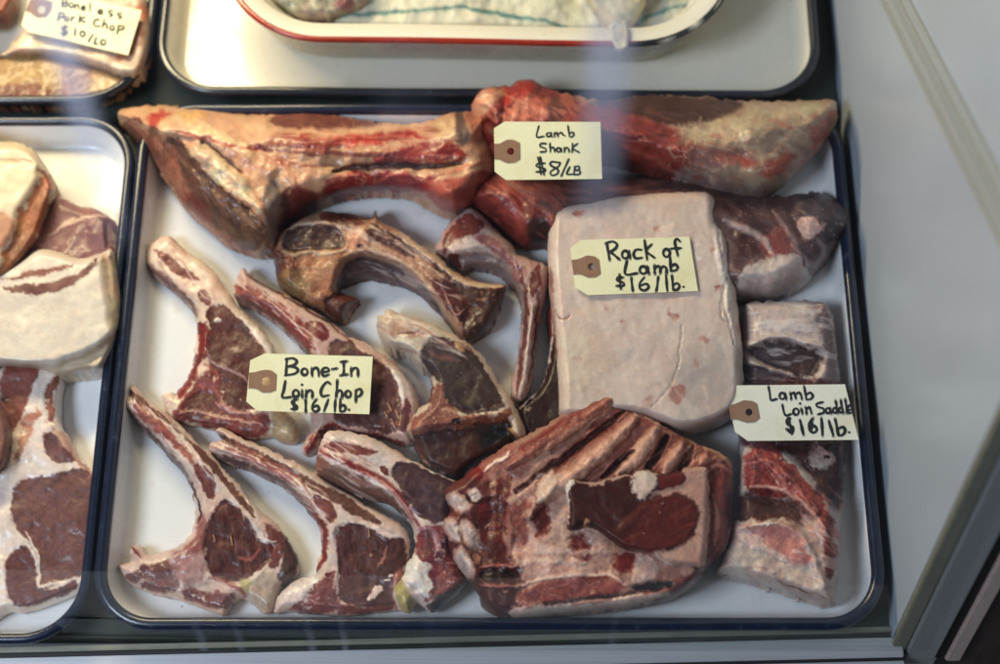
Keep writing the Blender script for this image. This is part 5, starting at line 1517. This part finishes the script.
c.area(P2([(10, 235), (80, 228), (160, 222), (250, 205), (320, 180), (370, 140), (412, 112), (385, 160), (340, 205), (260, 245), (170, 270), (110, 262), (30, 250)]), (146, 102, 94), 1.2, 2, 0, 'lean_streak')
c.area(P2([(425, 100), (470, 110), (500, 180), (500, 330), (480, 440), (465, 400), (455, 300), (435, 200)]), (216, 202, 176), 1.5, 1.5, -6, hs=5)
c.area(P2([(0, 560), (150, 560), (260, 548), (370, 500), (470, 432), (480, 440), (440, 520), (360, 600), (250, 615), (100, 590), (0, 575)]), (212, 198, 174), 1.5, 1.5, -7, 'cut_side', 'fat', 0.06, hs=5)
c.build()
c = Cut('pork_belly_block', 'thick pork block with golden brown side in the upper left of the left tray', 'pork block',
        [(-40, 140), (0, 141), (20, 143), (34, 150), (46, 166), (55, 184), (54, 196), (47, 214), (40, 236), (30, 253), (18, 268), (0, 284), (-40, 290)],
        0.044, 0.001, 9, base=(226, 210, 184), seed=221, step=1.4, group='pork on the left tray', mott=0.05, rough=0.7, lo=0.3, jag=0.6, fine=0.06, gain=0.94)
c.area(P1([(165, 160), (200, 180), (228, 230), (215, 290), (180, 400), (150, 480), (80, 570), (0, 640), (-60, 640), (0, 560), (10, 490), (60, 420), (80, 340), (140, 260), (165, 200)]), (186, 128, 88), 2, 4, -7, 'browned_side', 'lean', 0.35, hs=6)
c.area(P1([(-60, 350), (40, 350), (60, 400), (20, 500), (-60, 520)]), (206, 160, 130), 3, 3, mott=0.15)
c.line(P1([(-20, 125), (60, 125), (140, 135)]), 2, (196, 160, 116), 1.5, -0.5)
c.line(P1([(50, 430), (30, 480), (0, 510)]), 3, (232, 216, 200), 1.5, 0.3)
c.build()
c = Cut('pork_chop', 'bone-in pork chop with pale fat and pink-brown eye at lower left', 'pork chop',
        [(-40, 372), (-8, 372), (8, 364), (30, 364), (45, 366), (57, 368), (63, 376), (60, 390), (59, 410), (62, 428), (71, 440), (78, 456), (90, 468), (99, 480), (101, 505),
         (99, 540), (97, 566), (92, 580), (80, 592), (60, 600), (40, 608), (22, 613), (8, 612), (-40, 612)],
        0.017, 0.001, 10, base=(228, 214, 206), seed=231, step=1.15, group='pork on the left tray', mott=0.06, lo=0.1)
c.area(P3([(30, 62), (90, 60), (162, 68), (140, 140), (105, 240), (62, 330), (40, 330), (10, 240), (0, 140), (20, 90)]), (164, 106, 92), 1.5, 2, -0.3, 'upper_lean', 'lean', 0.18, (70, 0.1))
c.area(P3([(110, 270), (150, 255), (170, 262), (140, 320), (110, 400), (75, 455), (60, 440), (90, 350)]), (192, 146, 124), 2, 4, mott=0.3)
c.area(P3([(180, 360), (210, 345), (255, 365), (290, 400), (305, 440), (300, 468), (250, 470), (200, 440), (185, 400)]), (138, 100, 96), 1.2, 3, -0.3, 'small_muscle', 'lean', 0.2)
c.area(P3([(230, 110), (262, 110), (230, 160), (215, 250), (230, 300), (200, 290), (180, 200), (200, 150)]), (170, 112, 92), 1.5, 3, -1, mott=0.3)
c.area(P3([(190, 290), (230, 330), (290, 360), (340, 450), (400, 520), (410, 560), (370, 520), (310, 450), (250, 380)]), (206, 170, 154), 2, 3, mott=0.2)
c.area([(12, 500), (14, 488), (28, 478), (55, 474), (82, 469), (97, 482), (100, 520), (98, 558), (88, 572), (76, 577), (60, 584), (40, 588), (37, 560), (30, 545), (18, 530), (11, 515)], (140, 102, 96), 1.3, 1.5, -0.6, 'eye_muscle', 'lean', 0.14, (140, 0.14))
c.area([(5, 566), (8, 555), (20, 546), (30, 549), (36, 565), (38, 587), (60, 588), (75, 580), (76, 590), (50, 600), (20, 607), (8, 595)], (134, 88, 84), 1.3, 1.5, -0.4, 'lower_muscle', 'lean', 0.14, (10, 0.1))
c.line([(26, 532), (36, 552), (38, 575), (41, 586), (60, 583), (76, 577)], 3.4, (230, 216, 208), 1.0, 0.4)
c.veins([(15, 480), (95, 480), (95, 575), (40, 580)], (176, 146, 138), 8, 0.06, 0.35, 0)
c.build()
c = Cut('pork_chop', 'edge of a pink pork cut showing at the left border below the fat block', 'pork chop',
        [(-40, 396), (-6, 398), (5, 410), (10, 430), (8, 452), (0, 470), (-40, 480)],
        0.022, 0.012, 9, base=(158, 118, 98), seed=241, step=1.4, group='pork on the left tray', bpart='lean_meat', bmat='lean')
c.build()

# top left tray
c = Cut('boneless_pork_chop', 'pale boneless pork chop lying under the pork tag in the top left tray', 'pork chop',
        [(-40, 58), (0, 54), (14, 40), (30, 24), (50, 10), (80, -12), (110, -20), (140, -10), (150, 10), (150, 40), (146, 62), (138, 76), (120, 76), (95, 68), (60, 58), (30, 56)],
        0.024, 0.010, 10, base=(206, 182, 162), seed=251, step=1.6, group='boneless pork chops', bpart='lean_meat', bmat='lean')
c.area(P0([(540, 250), (610, 100), (625, 30), (560, 30), (540, 150), (480, 260)]), (196, 140, 104), 3, 4)
c.area(P0([(0, 150), (100, 120), (200, 160), (600, 300), (560, 320), (300, 240), (100, 200), (0, 230)]), (222, 206, 184), 4, 3, part='fat_edge', mat='fat')
c.build()
c = Cut('boneless_pork_chop', 'browned boneless pork chop at the front of the top left tray', 'pork chop',
        [(-40, 56), (0, 54), (20, 50), (45, 50), (70, 60), (95, 64), (120, 74), (132, 80), (120, 92), (100, 99), (70, 104), (40, 106), (0, 106), (-40, 106)],
        0.022, 0.002, 10, base=(184, 156, 104), seed=261, step=1.6, group='boneless pork chops', bpart='lean_meat', bmat='lean', lo=0.1)
c.area(P0([(-60, 360), (100, 350), (250, 370), (300, 420), (200, 440), (-60, 440)]), (144, 86, 58), 3, 4)
c.area(P0([(280, 240), (380, 280), (400, 420), (300, 430), (260, 330)]), (170, 140, 118), 3, 3, 0.5)
c.area(P0([(400, 280), (560, 330), (440, 400), (380, 380)]), (196, 166, 124), 3, 3, part='fat_edge', mat='fat')
c.line(P0([(150, 290), (180, 310), (180, 420)]), 3, (206, 186, 150), 1.5, 0.2)
c.build()
c = Cut('boneless_pork_chop', 'reddish corner of a pork chop at the very top left corner of the picture', 'pork chop',
        [(-40, -30), (10, -30), (16, -8), (10, 8), (0, 18), (-40, 26)], 0.02, 0.012, 8, base=(166, 104, 78), seed=271, step=1.8, group='boneless pork chops', bpart='lean_meat', bmat='lean')
c.build()

# ================================================================== contents of the red-rimmed tray
c = Cut('paper_liner', 'crumpled white liner with a blue-green printed line in the red-rimmed tray', 'tray liner',
        [(285, -40), (290, 0), (315, 18), (345, 26), (480, 30), (600, 32), (660, 32), (695, 22), (712, 0), (718, -40)],
        0.012, 0.022, 12, base=(206, 206, 190), seed=281, step=2.0, mott=0.05, rough=3.0, bpart='paper', bmat='liner', jag=1)
TL = ZM(220, 0, 3.333); TR_ = ZM(500, 0, 2.778)
c.line(TL([(360, 62), (420, 50), (520, 44), (640, 34), (780, 24), (860, 34), (940, 48), (1000, 62)]), 3.6, (94, 150, 146), 1.4, 0.3, taper=False, part='printed_line', mat='liner')
c.line(TR_([(0, 40), (80, 52), (140, 60), (200, 86)]), 3.4, (98, 152, 150), 1.4, 0.3, taper=False, part='printed_line', mat='liner')
c.line(TR_([(360, 74), (430, 40), (500, 18), (580, 14)]), 3.2, (104, 156, 154), 1.4, 0.3, taper=False, part='printed_line', mat='liner')
c.build()
c = Cut('leafy_scraps', 'pale green and mauve leafy bunch at the left end of the red-rimmed tray', 'greens',
        [(262, -40), (268, -6), (285, 8), (305, 20), (330, 20), (348, 12), (366, 4), (372, -20), (360, -40)],
        0.018, 0.026, 10, base=(172, 170, 156), seed=291, step=2.0, mott=0.4, rough=6.0, jag=3, bpart='leaves', bmat='liner')
c.spot(345, 2, 10, 7, (150, 110, 110), 3, 2, part='mauve_end', mat='liner')
c.spot(372, 4, 8, 5, (160, 126, 118), 3, 1)
c.crumbs(14, [(270, -10), (360, -10), (350, 10), (300, 16)], (116, 120, 96), 2, 4, 1.0)
c.build()
c = Cut('tied_bag', 'yellowish clear plastic bag tied in a knot at the front of the red-rimmed tray', 'plastic bag',
        [(575, -40), (582, -10), (596, 12), (606, 26), (618, 32), (630, 28), (642, 10), (650, -12), (652, -40)],
        0.016, 0.036, 9, base=(204, 192, 142), seed=301, step=1.6, mott=0.2, rough=4.0, jag=1.5, bpart='bag', bmat='liner')
c.area([(612, 22), (626, 22), (630, 36), (628, 48), (620, 52), (614, 46), (612, 34)], (214, 208, 184), 2, 2, 3, 'knot', 'liner')
c.spot(604, 27, 3, 2, (150, 70, 40), 1.5)
c.spot(614, 26, 4, 3, (60, 56, 40), 1.5, -1)
c.build()
c = Cut('bag_knot', 'small knotted tail of the plastic bag hanging over the red rim', 'bag tail',
        [(610, 24), (620, 22), (628, 26), (629, 36), (628, 47), (620, 51), (614, 46), (611, 36)], 0.007, 0.050, 5, base=(208, 202, 180), seed=311, step=1.3, jag=1.5, rough=2.5, bpart='tail', bmat='liner')
c.build()

# ================================================================== PRICE TAGS
class Tag:
    def __init__(s, label, Z, z0, gx, gy, outline, patch, hole, hr, mat, group='manila price tags', curl=0.0):
        s.Z = Z
        o = Z(outline)
        s.cx = sum(p[0] for p in o) / len(o)
        s.cy = sum(p[1] for p in o) / len(o)
        s.z0, s.gx, s.gy, s.curl = z0, gx, gy, curl
        w = s.w(np.array([[s.cx, s.cy]]), 0)[0]
        s.root = empty('price_tag', w.tolist())
        tag(s.root, label, 'price tag', group)
        hx, hy = Z([hole])[0]
        sc = Z([(1, 0)])[0][0] - Z([(0, 0)])[0][0]
        s.sc = sc
        hr = hr * sc
        s.sheet('card', o, (hx, hy, hr), -0.0004, 0.0004, mat)
        s.sheet('reinforcing_patch', Z(patch), (hx, hy, hr * 0.92), 0.00045, 0.00075, M['patch'])

    def w(s, P, off):
        P = np.asarray(P, float)
        u = (P[:, 0] - s.cx)
        z = s.z0 + s.gx * u * 0.001 + s.gy * (P[:, 1] - s.cy) * 0.001 + s.curl * 1e-6 * u * u + off
        return px2w(P[:, 0], P[:, 1], z)

    def sheet(s, name, out, hole, z0, z1, mat):
        n = 28
        hx, hy, hr = hole
        # resample outline by angle around the hole so ring faces can join hole and outline
        O = np.array(out, float)
        m = len(O)
        dense = []
        for i in range(m):
            a, b = O[i], O[(i + 1) % m]
            k = max(2, int(np.hypot(*(b - a)) / 5))
            for j in range(k):
                dense.append(a + (b - a) * j / k)
        D = np.array(dense)
        ang = np.arctan2(D[:, 1] - hy, D[:, 0] - hx)
        I = np.stack([hx + hr * np.cos(ang), hy + hr * np.sin(ang)], 1)
        K = len(D)
        rings = []
        ts = np.linspace(0, 1, 8)
        for t in ts:
            rings.append(s.w(I * (1 - t) + D * t, z1))
        top = np.vstack(rings)
        bot = np.vstack([s.w(D, z0), s.w(I, z0)])
        V = np.vstack([top, bot])
        F = []
        R_ = len(ts)
        for r in range(R_ - 1):
            for i in range(K):
                j = (i + 1) % K
                F.append((r * K + i, r * K + j, (r + 1) * K + j, (r + 1) * K + i))
        b0, b1 = R_ * K, (R_ + 1) * K
        for i in range(K):
            j = (i + 1) % K
            F.append(((R_ - 1) * K + i, (R_ - 1) * K + j, b0 + j, b0 + i))
            F.append((b0 + i, b0 + j, b1 + j, b1 + i))
            F.append((b1 + i, b1 + j, j, i))
        ob = mesh_obj(name, V, F, mat, s.root, smooth=False)
        bm = bmesh.new(); bm.from_mesh(ob.data); bmesh.ops.recalc_face_normals(bm, faces=bm.faces[:]); bm.to_mesh(ob.data); bm.free()
        return ob

    def write(s, strokes, width, dots=(), curved=True, name='handwriting', off=0.0006):
        """marker strokes laid on the card: one raised ink ribbon per stroke"""
        V, F = [], []
        wd = width * s.sc * 1.2
        rnd = random.Random(int(s.cx))
        for st in strokes:
            P = np.array(s.Z(st), float)
            if len(P) == 2:
                P = np.array([P[0], P[0] * 0.66 + P[1] * 0.34, P[0] * 0.33 + P[1] * 0.67, P[1]])
                P[1:3] += np.array([[rnd.uniform(-.25, .25), rnd.uniform(-.25, .25)] for _ in range(2)])
            P = smooth_open(P, 6)
            T = np.gradient(P, axis=0)
            T /= np.linalg.norm(T, axis=1)[:, None] + 1e-9
            Nn = np.stack([-T[:, 1], T[:, 0]], 1)
            n = len(P)
            k = np.linspace(0, 1, n)
            hw = wd * 0.5 * (1 + 0.16 * np.sin(k * 7 + rnd.uniform(0, 6)))
            # round caps
            capA = [P[0] + (-T[0] * math.cos(a) + Nn[0] * math.sin(a)) * hw[0] for a in np.linspace(-1.2, 1.2, 5)]
            capB = [P[-1] + (T[-1] * math.cos(a) - Nn[-1] * math.sin(a)) * hw[-1] for a in np.linspace(-1.2, 1.2, 5)]
            off += 0.000003
            for (pts, kind) in ((None, 'strip'), (capA, 'cap'), (capB, 'cap')):
                b = len(V)
                if kind == 'strip':
                    Lw = s.w(P + Nn * hw[:, None], off)
                    Rw = s.w(P - Nn * hw[:, None], off)
                    V += list(Lw) + list(Rw)
                    for i in range(n - 1):
                        F.append((b + i, b + i + 1, b + n + i + 1, b + n + i))
                else:
                    off += 0.000001
                    V += list(s.w(np.array(pts), off))
                    F.append(tuple(b + i for i in range(len(pts))))
        for (x, y, r) in dots:
            cx, cy = s.Z([(x, y)])[0]
            rr = r * s.sc
            b = len(V)
            V += list(s.w(np.array([(cx + rr * math.cos(a), cy + rr * math.sin(a)) for a in np.linspace(0, 2 * math.pi, 12, endpoint=False)]), off))
            F.append(tuple(b + i for i in range(12)))
        ob = mesh_obj(name, V, F, M['ink'], s.root, smooth=False)
        bm = bmesh.new(); bm.from_mesh(ob.data)
        bm.normal_update()
        for f in bm.faces:
            if f.normal.z < 0: f.normal_flip()
        ext = bmesh.ops.extrude_face_region(bm, geom=bm.faces[:])
        for v in [g for g in ext['geom'] if isinstance(g, bmesh.types.BMVert)]:
            v.co.z += 0.00008
        bmesh.ops.recalc_face_normals(bm, faces=bm.faces[:])
        bm.to_mesh(ob.data); bm.free()
        return ob


def el(cx, cy, rx, ry, n=9, a0=-60):
    return [(cx + rx * math.cos(R(a0 - 360 * i / n)), cy + ry * math.sin(R(a0 - 360 * i / n))) for i in range(n + 1)]


T1 = Tag('manila price tag reading Bone-In Loin Chop across two rib chops', ZM(240, 340, 6.667), 0.027, 0.01, -0.06,
         [(165, 90), (885, 110), (862, 495), (115, 472), (42, 410), (68, 135)],
         [(60, 217), (100, 214), (130, 205), (170, 198), (210, 203), (245, 230), (240, 335), (200, 350), (150, 350), (118, 330), (90, 322), (55, 322)],
         (175, 278), 33, M['tag'], curl=0.25)
T1.write([[(312, 125), (306, 235)], [(305, 128), (350, 122), (378, 140), (362, 165), (315, 177)], [(315, 177), (362, 180), (386, 200), (365, 224), (300, 236)],
          el(430, 212, 20, 22), [(478, 185), (482, 242)], [(480, 208), (500, 186), (520, 196), (526, 242)],
          [(548, 216), (592, 206), (580, 186), (556, 190), (545, 216), (560, 240), (592, 230)], [(615, 194), (646, 190)],
          [(672, 146), (712, 142)], [(692, 143), (690, 232)], [(670, 236), (716, 230)], [(742, 185), (742, 238)], [(742, 205), (765, 186), (784, 196), (787, 240)],
          [(302, 272), (292, 330), (282, 382), (342, 380)], el(372, 356, 20, 23), [(413, 336), (415, 384)],
          [(440, 335), (440, 386)], [(442, 352), (464, 335), (481, 346), (482, 385)], [(602, 292), (580, 280), (552, 308), (538, 345), (550, 374), (592, 368)],
          [(648, 268), (640, 382)], [(642, 350), (664, 335), (680, 350), (680, 386)], el(720, 360, 18, 22), [(772, 335), (772, 414)],
          [(772, 338), (798, 326), (812, 346), (800, 370), (775, 380)]], 15, [(413, 298, 9)])
T1.write([[(382, 396), (352, 404), (346, 422), (376, 440), (374, 460), (342, 460)], [(362, 388), (360, 470)], [(436, 396), (440, 486)],
          [(510, 395), (486, 428), (482, 462), (504, 478), (526, 462), (514, 438), (486, 448)], [(588, 396), (560, 476)], [(636, 396), (632, 478)],
          [(668, 390), (668, 476)], [(668, 448), (690, 434), (704, 455), (690, 476), (668, 474)]], 15, [(726, 465, 9)], name='price')

T2 = Tag('manila price tag reading Lamb Shank, lying on the right shank', ZM(480, 110, 7.143), 0.0665, 0.0, -0.10,
         [(175, 83), (860, 85), (872, 492), (185, 500), (105, 440), (100, 130)],
         [(101, 240), (140, 240), (165, 226), (195, 211), (240, 212), (285, 235), (287, 352), (250, 375), (200, 380), (165, 368), (140, 354), (103, 352)],
         (218, 295), 28, M['tag'])
T2.write([[(420, 114), (404, 190), (456, 188)], el(490, 176, 15, 14), [(507, 162), (514, 192)], [(530, 162), (532, 192)], [(532, 172), (548, 160), (557, 190)],
          [(557, 172), (578, 160), (590, 174), (606, 184)], [(628, 110), (640, 190)], [(638, 168), (660, 158), (670, 174), (656, 192), (640, 190)],
          [(472, 240), (436, 240), (430, 260), (466, 275), (468, 296), (430, 300)], [(500, 235), (502, 300)], [(502, 278), (520, 265), (530, 280), (532, 300)],
          el(560, 285, 14, 15), [(575, 270), (582, 300)], [(602, 268), (602, 300)], [(602, 282), (620, 268), (633, 280), (636, 300)],
          [(660, 238), (658, 302)], [(696, 240), (662, 272), (707, 302)]], 10)
T2.write([[(462, 380), (412, 384), (404, 402), (460, 420), (460, 437), (402, 442)], [(414, 338), (436, 460)], [(430, 335), (458, 462)],
          [(572, 376), (512, 370), (504, 394), (556, 426), (550, 456), (514, 466), (504, 440), (560, 402), (572, 376)], [(634, 350), (580, 472)],
          [(642, 404), (620, 456), (662, 458)], [(676, 404), (672, 460)], [(674, 405), (705, 402), (706, 424), (678, 430)], [(678, 430), (713, 436), (708, 458), (670, 462)]], 11, name='price')

T3 = Tag('manila price tag reading Rack of Lamb on the pale fat cap', ZM(560, 225, 6.667), 0.0492, 0.0, 0.0,
         [(135, 100), (862, 78), (920, 440), (185, 468), (100, 415), (70, 155)],
         [(76, 232), (110, 230), (140, 220), (180, 202), (230, 208), (260, 230), (272, 325), (240, 348), (190, 352), (145, 332), (115, 328), (90, 332)],
         (208, 278), 26, M['tag'])
T3.write([[(312, 120), (320, 175), (331, 234)], [(304, 122), (350, 110), (380, 130), (365, 160), (325, 182)], [(335, 180), (396, 230)],
          el(435, 197, 22, 26), [(460, 172), (468, 226)], [(542, 165), (506, 165), (490, 195), (506, 222), (547, 218)], [(563, 100), (572, 165), (580, 230)],
          [(612, 128), (575, 172), (630, 218)], el(710, 186, 22, 26), [(800, 110), (780, 92), (765, 112), (775, 160), (786, 206)], [(738, 158), (806, 154)],
          [(446, 235), (435, 326), (514, 322)], el(555, 300, 24, 25), [(580, 276), (594, 326)], [(630, 268), (632, 326)], [(632, 288), (655, 272), (668, 290), (668, 322)],
          [(668, 292), (690, 275), (708, 290), (710, 326)], [(732, 205), (738, 306)], [(738, 278), (765, 262), (784, 280), (772, 302), (740, 306)]], 15)
T3.write([[(420, 350), (386, 352), (384, 370), (420, 384), (424, 404), (378, 406)], [(397, 330), (406, 426)], [(475, 350), (486, 442)],
          [(562, 348), (532, 388), (534, 424), (564, 436), (590, 416), (576, 392), (536, 404)], [(655, 344), (641, 442)], [(705, 330), (716, 442)],
          [(745, 334), (756, 432)], [(752, 402), (780, 388), (796, 408), (780, 432), (755, 432)]], 14, [(823, 412, 8)], name='price')

T4 = Tag('pale price tag reading Lamb Loin Saddle at the right rim of the tray', ZM(715, 375, 6.25), 0.0445, -0.01, 0.0,
         [(135, 65), (812, 58), (898, 405), (205, 412), (125, 355), (72, 118)],
         [(84, 185), (115, 184), (145, 172), (180, 157), (235, 162), (264, 180), (281, 270), (250, 295), (200, 299), (155, 284), (130, 278), (100, 281)],
         (212, 232), 24, M['tag_pale'])
T4.write([[(334, 72), (342, 115), (350, 156), (386, 150)], el(420, 131, 17, 20), [(438, 112), (446, 156)], [(470, 110), (476, 153)], [(475, 122), (494, 110), (506, 150)],
          [(505, 122), (522, 110), (536, 122), (543, 153)], [(556, 68), (570, 152)], [(570, 124), (594, 110), (611, 130), (598, 150), (572, 154)],
          [(420, 185), (438, 250), (476, 244)], el(506, 229, 17, 20), [(538, 206), (546, 246)], [(565, 200), (573, 246)], [(570, 217), (590, 202), (604, 243)],
          [(672, 170), (636, 180), (640, 198), (676, 210), (680, 234), (644, 246)], el(706, 223, 14, 16), [(719, 206), (727, 242)],
          el(750, 221, 13, 16), [(752, 160), (766, 240)], el(786, 219, 12, 16), [(785, 155), (802, 240)], [(813, 150), (824, 240)],
          [(829, 226), (855, 211), (848, 190), (832, 196), (828, 222), (838, 240), (852, 234)]], 12, [(531, 178, 8)])
T4.write([[(467, 274), (448, 285), (455, 310), (486, 326), (480, 360), (448, 338)], [(458, 262), (480, 366)], [(530, 280), (553, 376)],
          [(612, 270), (590, 308), (595, 348), (620, 360), (636, 340), (620, 318), (596, 328)], [(606, 292), (604, 340)], [(664, 268), (672, 380)], [(711, 284), (739, 382)],
          [(750, 274), (771, 377)], [(768, 337), (800, 325), (813, 350), (796, 375), (773, 376)]], 15, [(838, 358, 8)], name='price')

T5 = Tag('yellow manila price tag reading Boneless Pork Chop in the top left tray', ZM(0, 0, 6.25), 0.040, 0.0, -0.05,
         [(250, -85), (885, 65), (800, 345), (180, 200), (135, 155), (195, -60)],
         [(160, 68), (175, 30), (190, -4), (230, -8), (280, -4), (325, 14), (318, 62), (290, 104), (240, 110), (205, 92), (190, 78)],
         (262, 60), 26, M['tag'])
T5.write([[(390, -8), (385, 38)], [(390, -8), (415, -2), (412, 14), (390, 18)], [(390, 18), (420, 24), (412, 38), (385, 38)], el(444, 32, 14, 14),
          [(470, 26), (468, 54)], [(470, 34), (488, 30), (492, 58)], [(508, 50), (532, 48), (524, 36), (510, 44), (510, 60), (530, 64)], [(565, 15), (560, 70)],
          [(612, 72), (640, 72), (630, 58), (615, 66), (616, 84), (640, 86)], [(704, 66), (680, 68), (682, 82), (702, 90), (685, 106)],
          [(762, 82), (736, 82), (738, 96), (758, 104), (740, 118)],
          [(370, 80), (360, 126)], [(370, 82), (395, 84), (394, 104), (368, 108)], el(415, 117, 12, 12), [(445, 106), (443, 132)], [(445, 114), (465, 106)],
          [(500, 95), (495, 138)], [(530, 106), (498, 120), (530, 138)],
          [(622, 122), (596, 124), (585, 148), (598, 164), (624, 162)], [(652, 118), (640, 172)], [(645, 152), (665, 148), (668, 178)], el(700, 174, 13, 14),
          [(740, 160), (732, 212)], [(740, 162), (770, 162), (772, 178), (742, 188)]], 8)
T5.write([[(420, 170), (392, 170), (390, 184), (415, 195), (410, 212), (384, 208)], [(405, 158), (395, 224)], [(470, 180), (465, 222)], el(515, 212, 15, 16),
          [(580, 215), (552, 262)], [(602, 232), (590, 272), (612, 272)], el(645, 264, 15, 16)], 9, name='price')

# ================================================================== THE FRONT GLASS
gm, nt, pb = new_mat('case_glass')
nt.nodes.remove(pb)
out = nt.nodes['Material Output']
tr = nt.nodes.new('ShaderNodeBsdfTransparent')
tr.inputs[0].default_value = (0.97, 0.985, 0.98, 1)
gl = nt.nodes.new('ShaderNodeBsdfGlossy')
gl.inputs['Roughness'].default_value = 0.02
fr = nt.nodes.new('ShaderNodeFresnel')
fr.inputs[0].default_value = 1.5
mx = nt.nodes.new('ShaderNodeMixShader')
ge = nt.nodes.new('ShaderNodeNewGeometry')
mm = nt.nodes.new('ShaderNodeMath')
mm.operation = 'SUBTRACT'
mm.use_clamp = True
nt.links.new(fr.outputs[0], mm.inputs[0])
nt.links.new(ge.outputs['Backfacing'], mm.inputs[1])
nt.links.new(mm.outputs[0], mx.inputs[0])
nt.links.new(tr.outputs[0], mx.inputs[1])
nt.links.new(gl.outputs[0], mx.inputs[2])
# faint noise smears, plus reflection streaks painted on as diffuse bands
df = nt.nodes.new('ShaderNodeBsdfDiffuse')
df.inputs[0].default_value = (0.76, 0.80, 0.98, 1)
tc = nt.nodes.new('ShaderNodeTexCoord')
mp = nt.nodes.new('ShaderNodeMapping')
mp.inputs['Scale'].default_value = (26, 1.6, 1.6)
nt.links.new(tc.outputs['Object'], mp.inputs[0])
ns = nt.nodes.new('ShaderNodeTexNoise')
ns.inputs['Scale'].default_value = 1.0
ns.inputs['Detail'].default_value = 3
nt.links.new(mp.outputs[0], ns.inputs['Vector'])
rp = ramp(nt, ns.outputs[0], [(0.56, (0.0,) * 3), (0.78, (0.022,) * 3)])
mx2 = nt.nodes.new('ShaderNodeMixShader')
def gx(px, py):
    d = rays([px], [py])[0]
    nrm = np.array([0, SL[2], -SL[1]])
    t = ((np.array([0, f0[1], f0[2]]) - CAM) @ nrm) / (d @ nrm)
    return CAM + d * t


sx = nt.nodes.new('ShaderNodeSeparateXYZ')
nt.links.new(tc.outputs['Object'], sx.inputs[0])


def mth(op, a, b=None, c=None, clamp=False):
    n = nt.nodes.new('ShaderNodeMath')
    n.operation = op
    n.use_clamp = clamp
    for k, v in enumerate((a, b, c)):
        if v is None: continue
        if isinstance(v, (int, float)): n.inputs[k].default_value = v
        else: nt.links.new(v, n.inputs[k])
    return n.outputs[0]


acc = mth('ADD', rp.outputs[0], 0.0)
zt = gx(500, 20)[2]
zb = gx(500, 240)[2]
for (pxx, wpx, amt) in ((604, 28, 0.30), (82, 20, 0.34)):  # blue-white glare reflections painted into the upper pane
    p_ = gx(pxx, 90)
    wid = abs(gx(pxx + wpx, 90)[0] - p_[0])
    ob_x = p_[0] - (-0.75)
    e_ = mth('DIVIDE', mth('SUBTRACT', sx.outputs[0], ob_x), wid)
    e_ = mth('SUBTRACT', 1.0, mth('MULTIPLY', e_, e_), clamp=True)
    zz = mth('DIVIDE', mth('SUBTRACT', sx.outputs[2], zb - 0.002), zt - zb, clamp=True)
    acc = mth('ADD', acc, mth('MULTIPLY', mth('MULTIPLY', e_, zz), amt))
zl = gx(500, 664)[2]
zh = gx(500, 575)[2]
for (pxx, wpx, amt) in ((203, 5, 0.10), (241, 4, 0.08), (312, 5, 0.09), (345, 4, 0.10), (612, 5, 0.05)):  # thin vertical reflections painted along the bottom of the pane
    p_ = gx(pxx, 630)
    wid = abs(gx(pxx + wpx, 630)[0] - p_[0])
    e_ = mth('DIVIDE', mth('SUBTRACT', sx.outputs[0], p_[0] + 0.75), wid)
    e_ = mth('SUBTRACT', 1.0, mth('MULTIPLY', e_, e_), clamp=True)
    zz = mth('DIVIDE', mth('SUBTRACT', zh - 0.002, sx.outputs[2]), zh - zl, clamp=True)
    acc = mth('ADD', acc, mth('MULTIPLY', mth('MULTIPLY', e_, zz), amt))
nt.links.new(acc, mx2.inputs[0])
nt.links.new(mx.outputs[0], mx2.inputs[1])
nt.links.new(df.outputs[0], mx2.inputs[2])
nt.links.new(mx2.outputs[0], out.inputs[0])
yb = rb[1] - 0.012
V = [(-0.75, yfront(0.002) - 0.004, 0.002), (WX + 0.02, yfront(0.002) - 0.004, 0.002), (WX + 0.02, yfront(0.60) - 0.004, 0.60), (-0.75, yfront(0.60) - 0.004, 0.60)]
V += [(x, y - 0.005, z) for x, y, z in V]
F = [(0, 1, 2, 3), (4, 7, 6, 5), (0, 4, 5, 1), (1, 5, 6, 2), (2, 6, 7, 3), (3, 7, 4, 0)]
g = mesh_obj('front_glass', V, F, gm, None, origin=V[0], smooth=False)
tag(g, 'slanted clear front pane of the display case, faintly smeared, with reflection streaks painted on', 'glass pane')
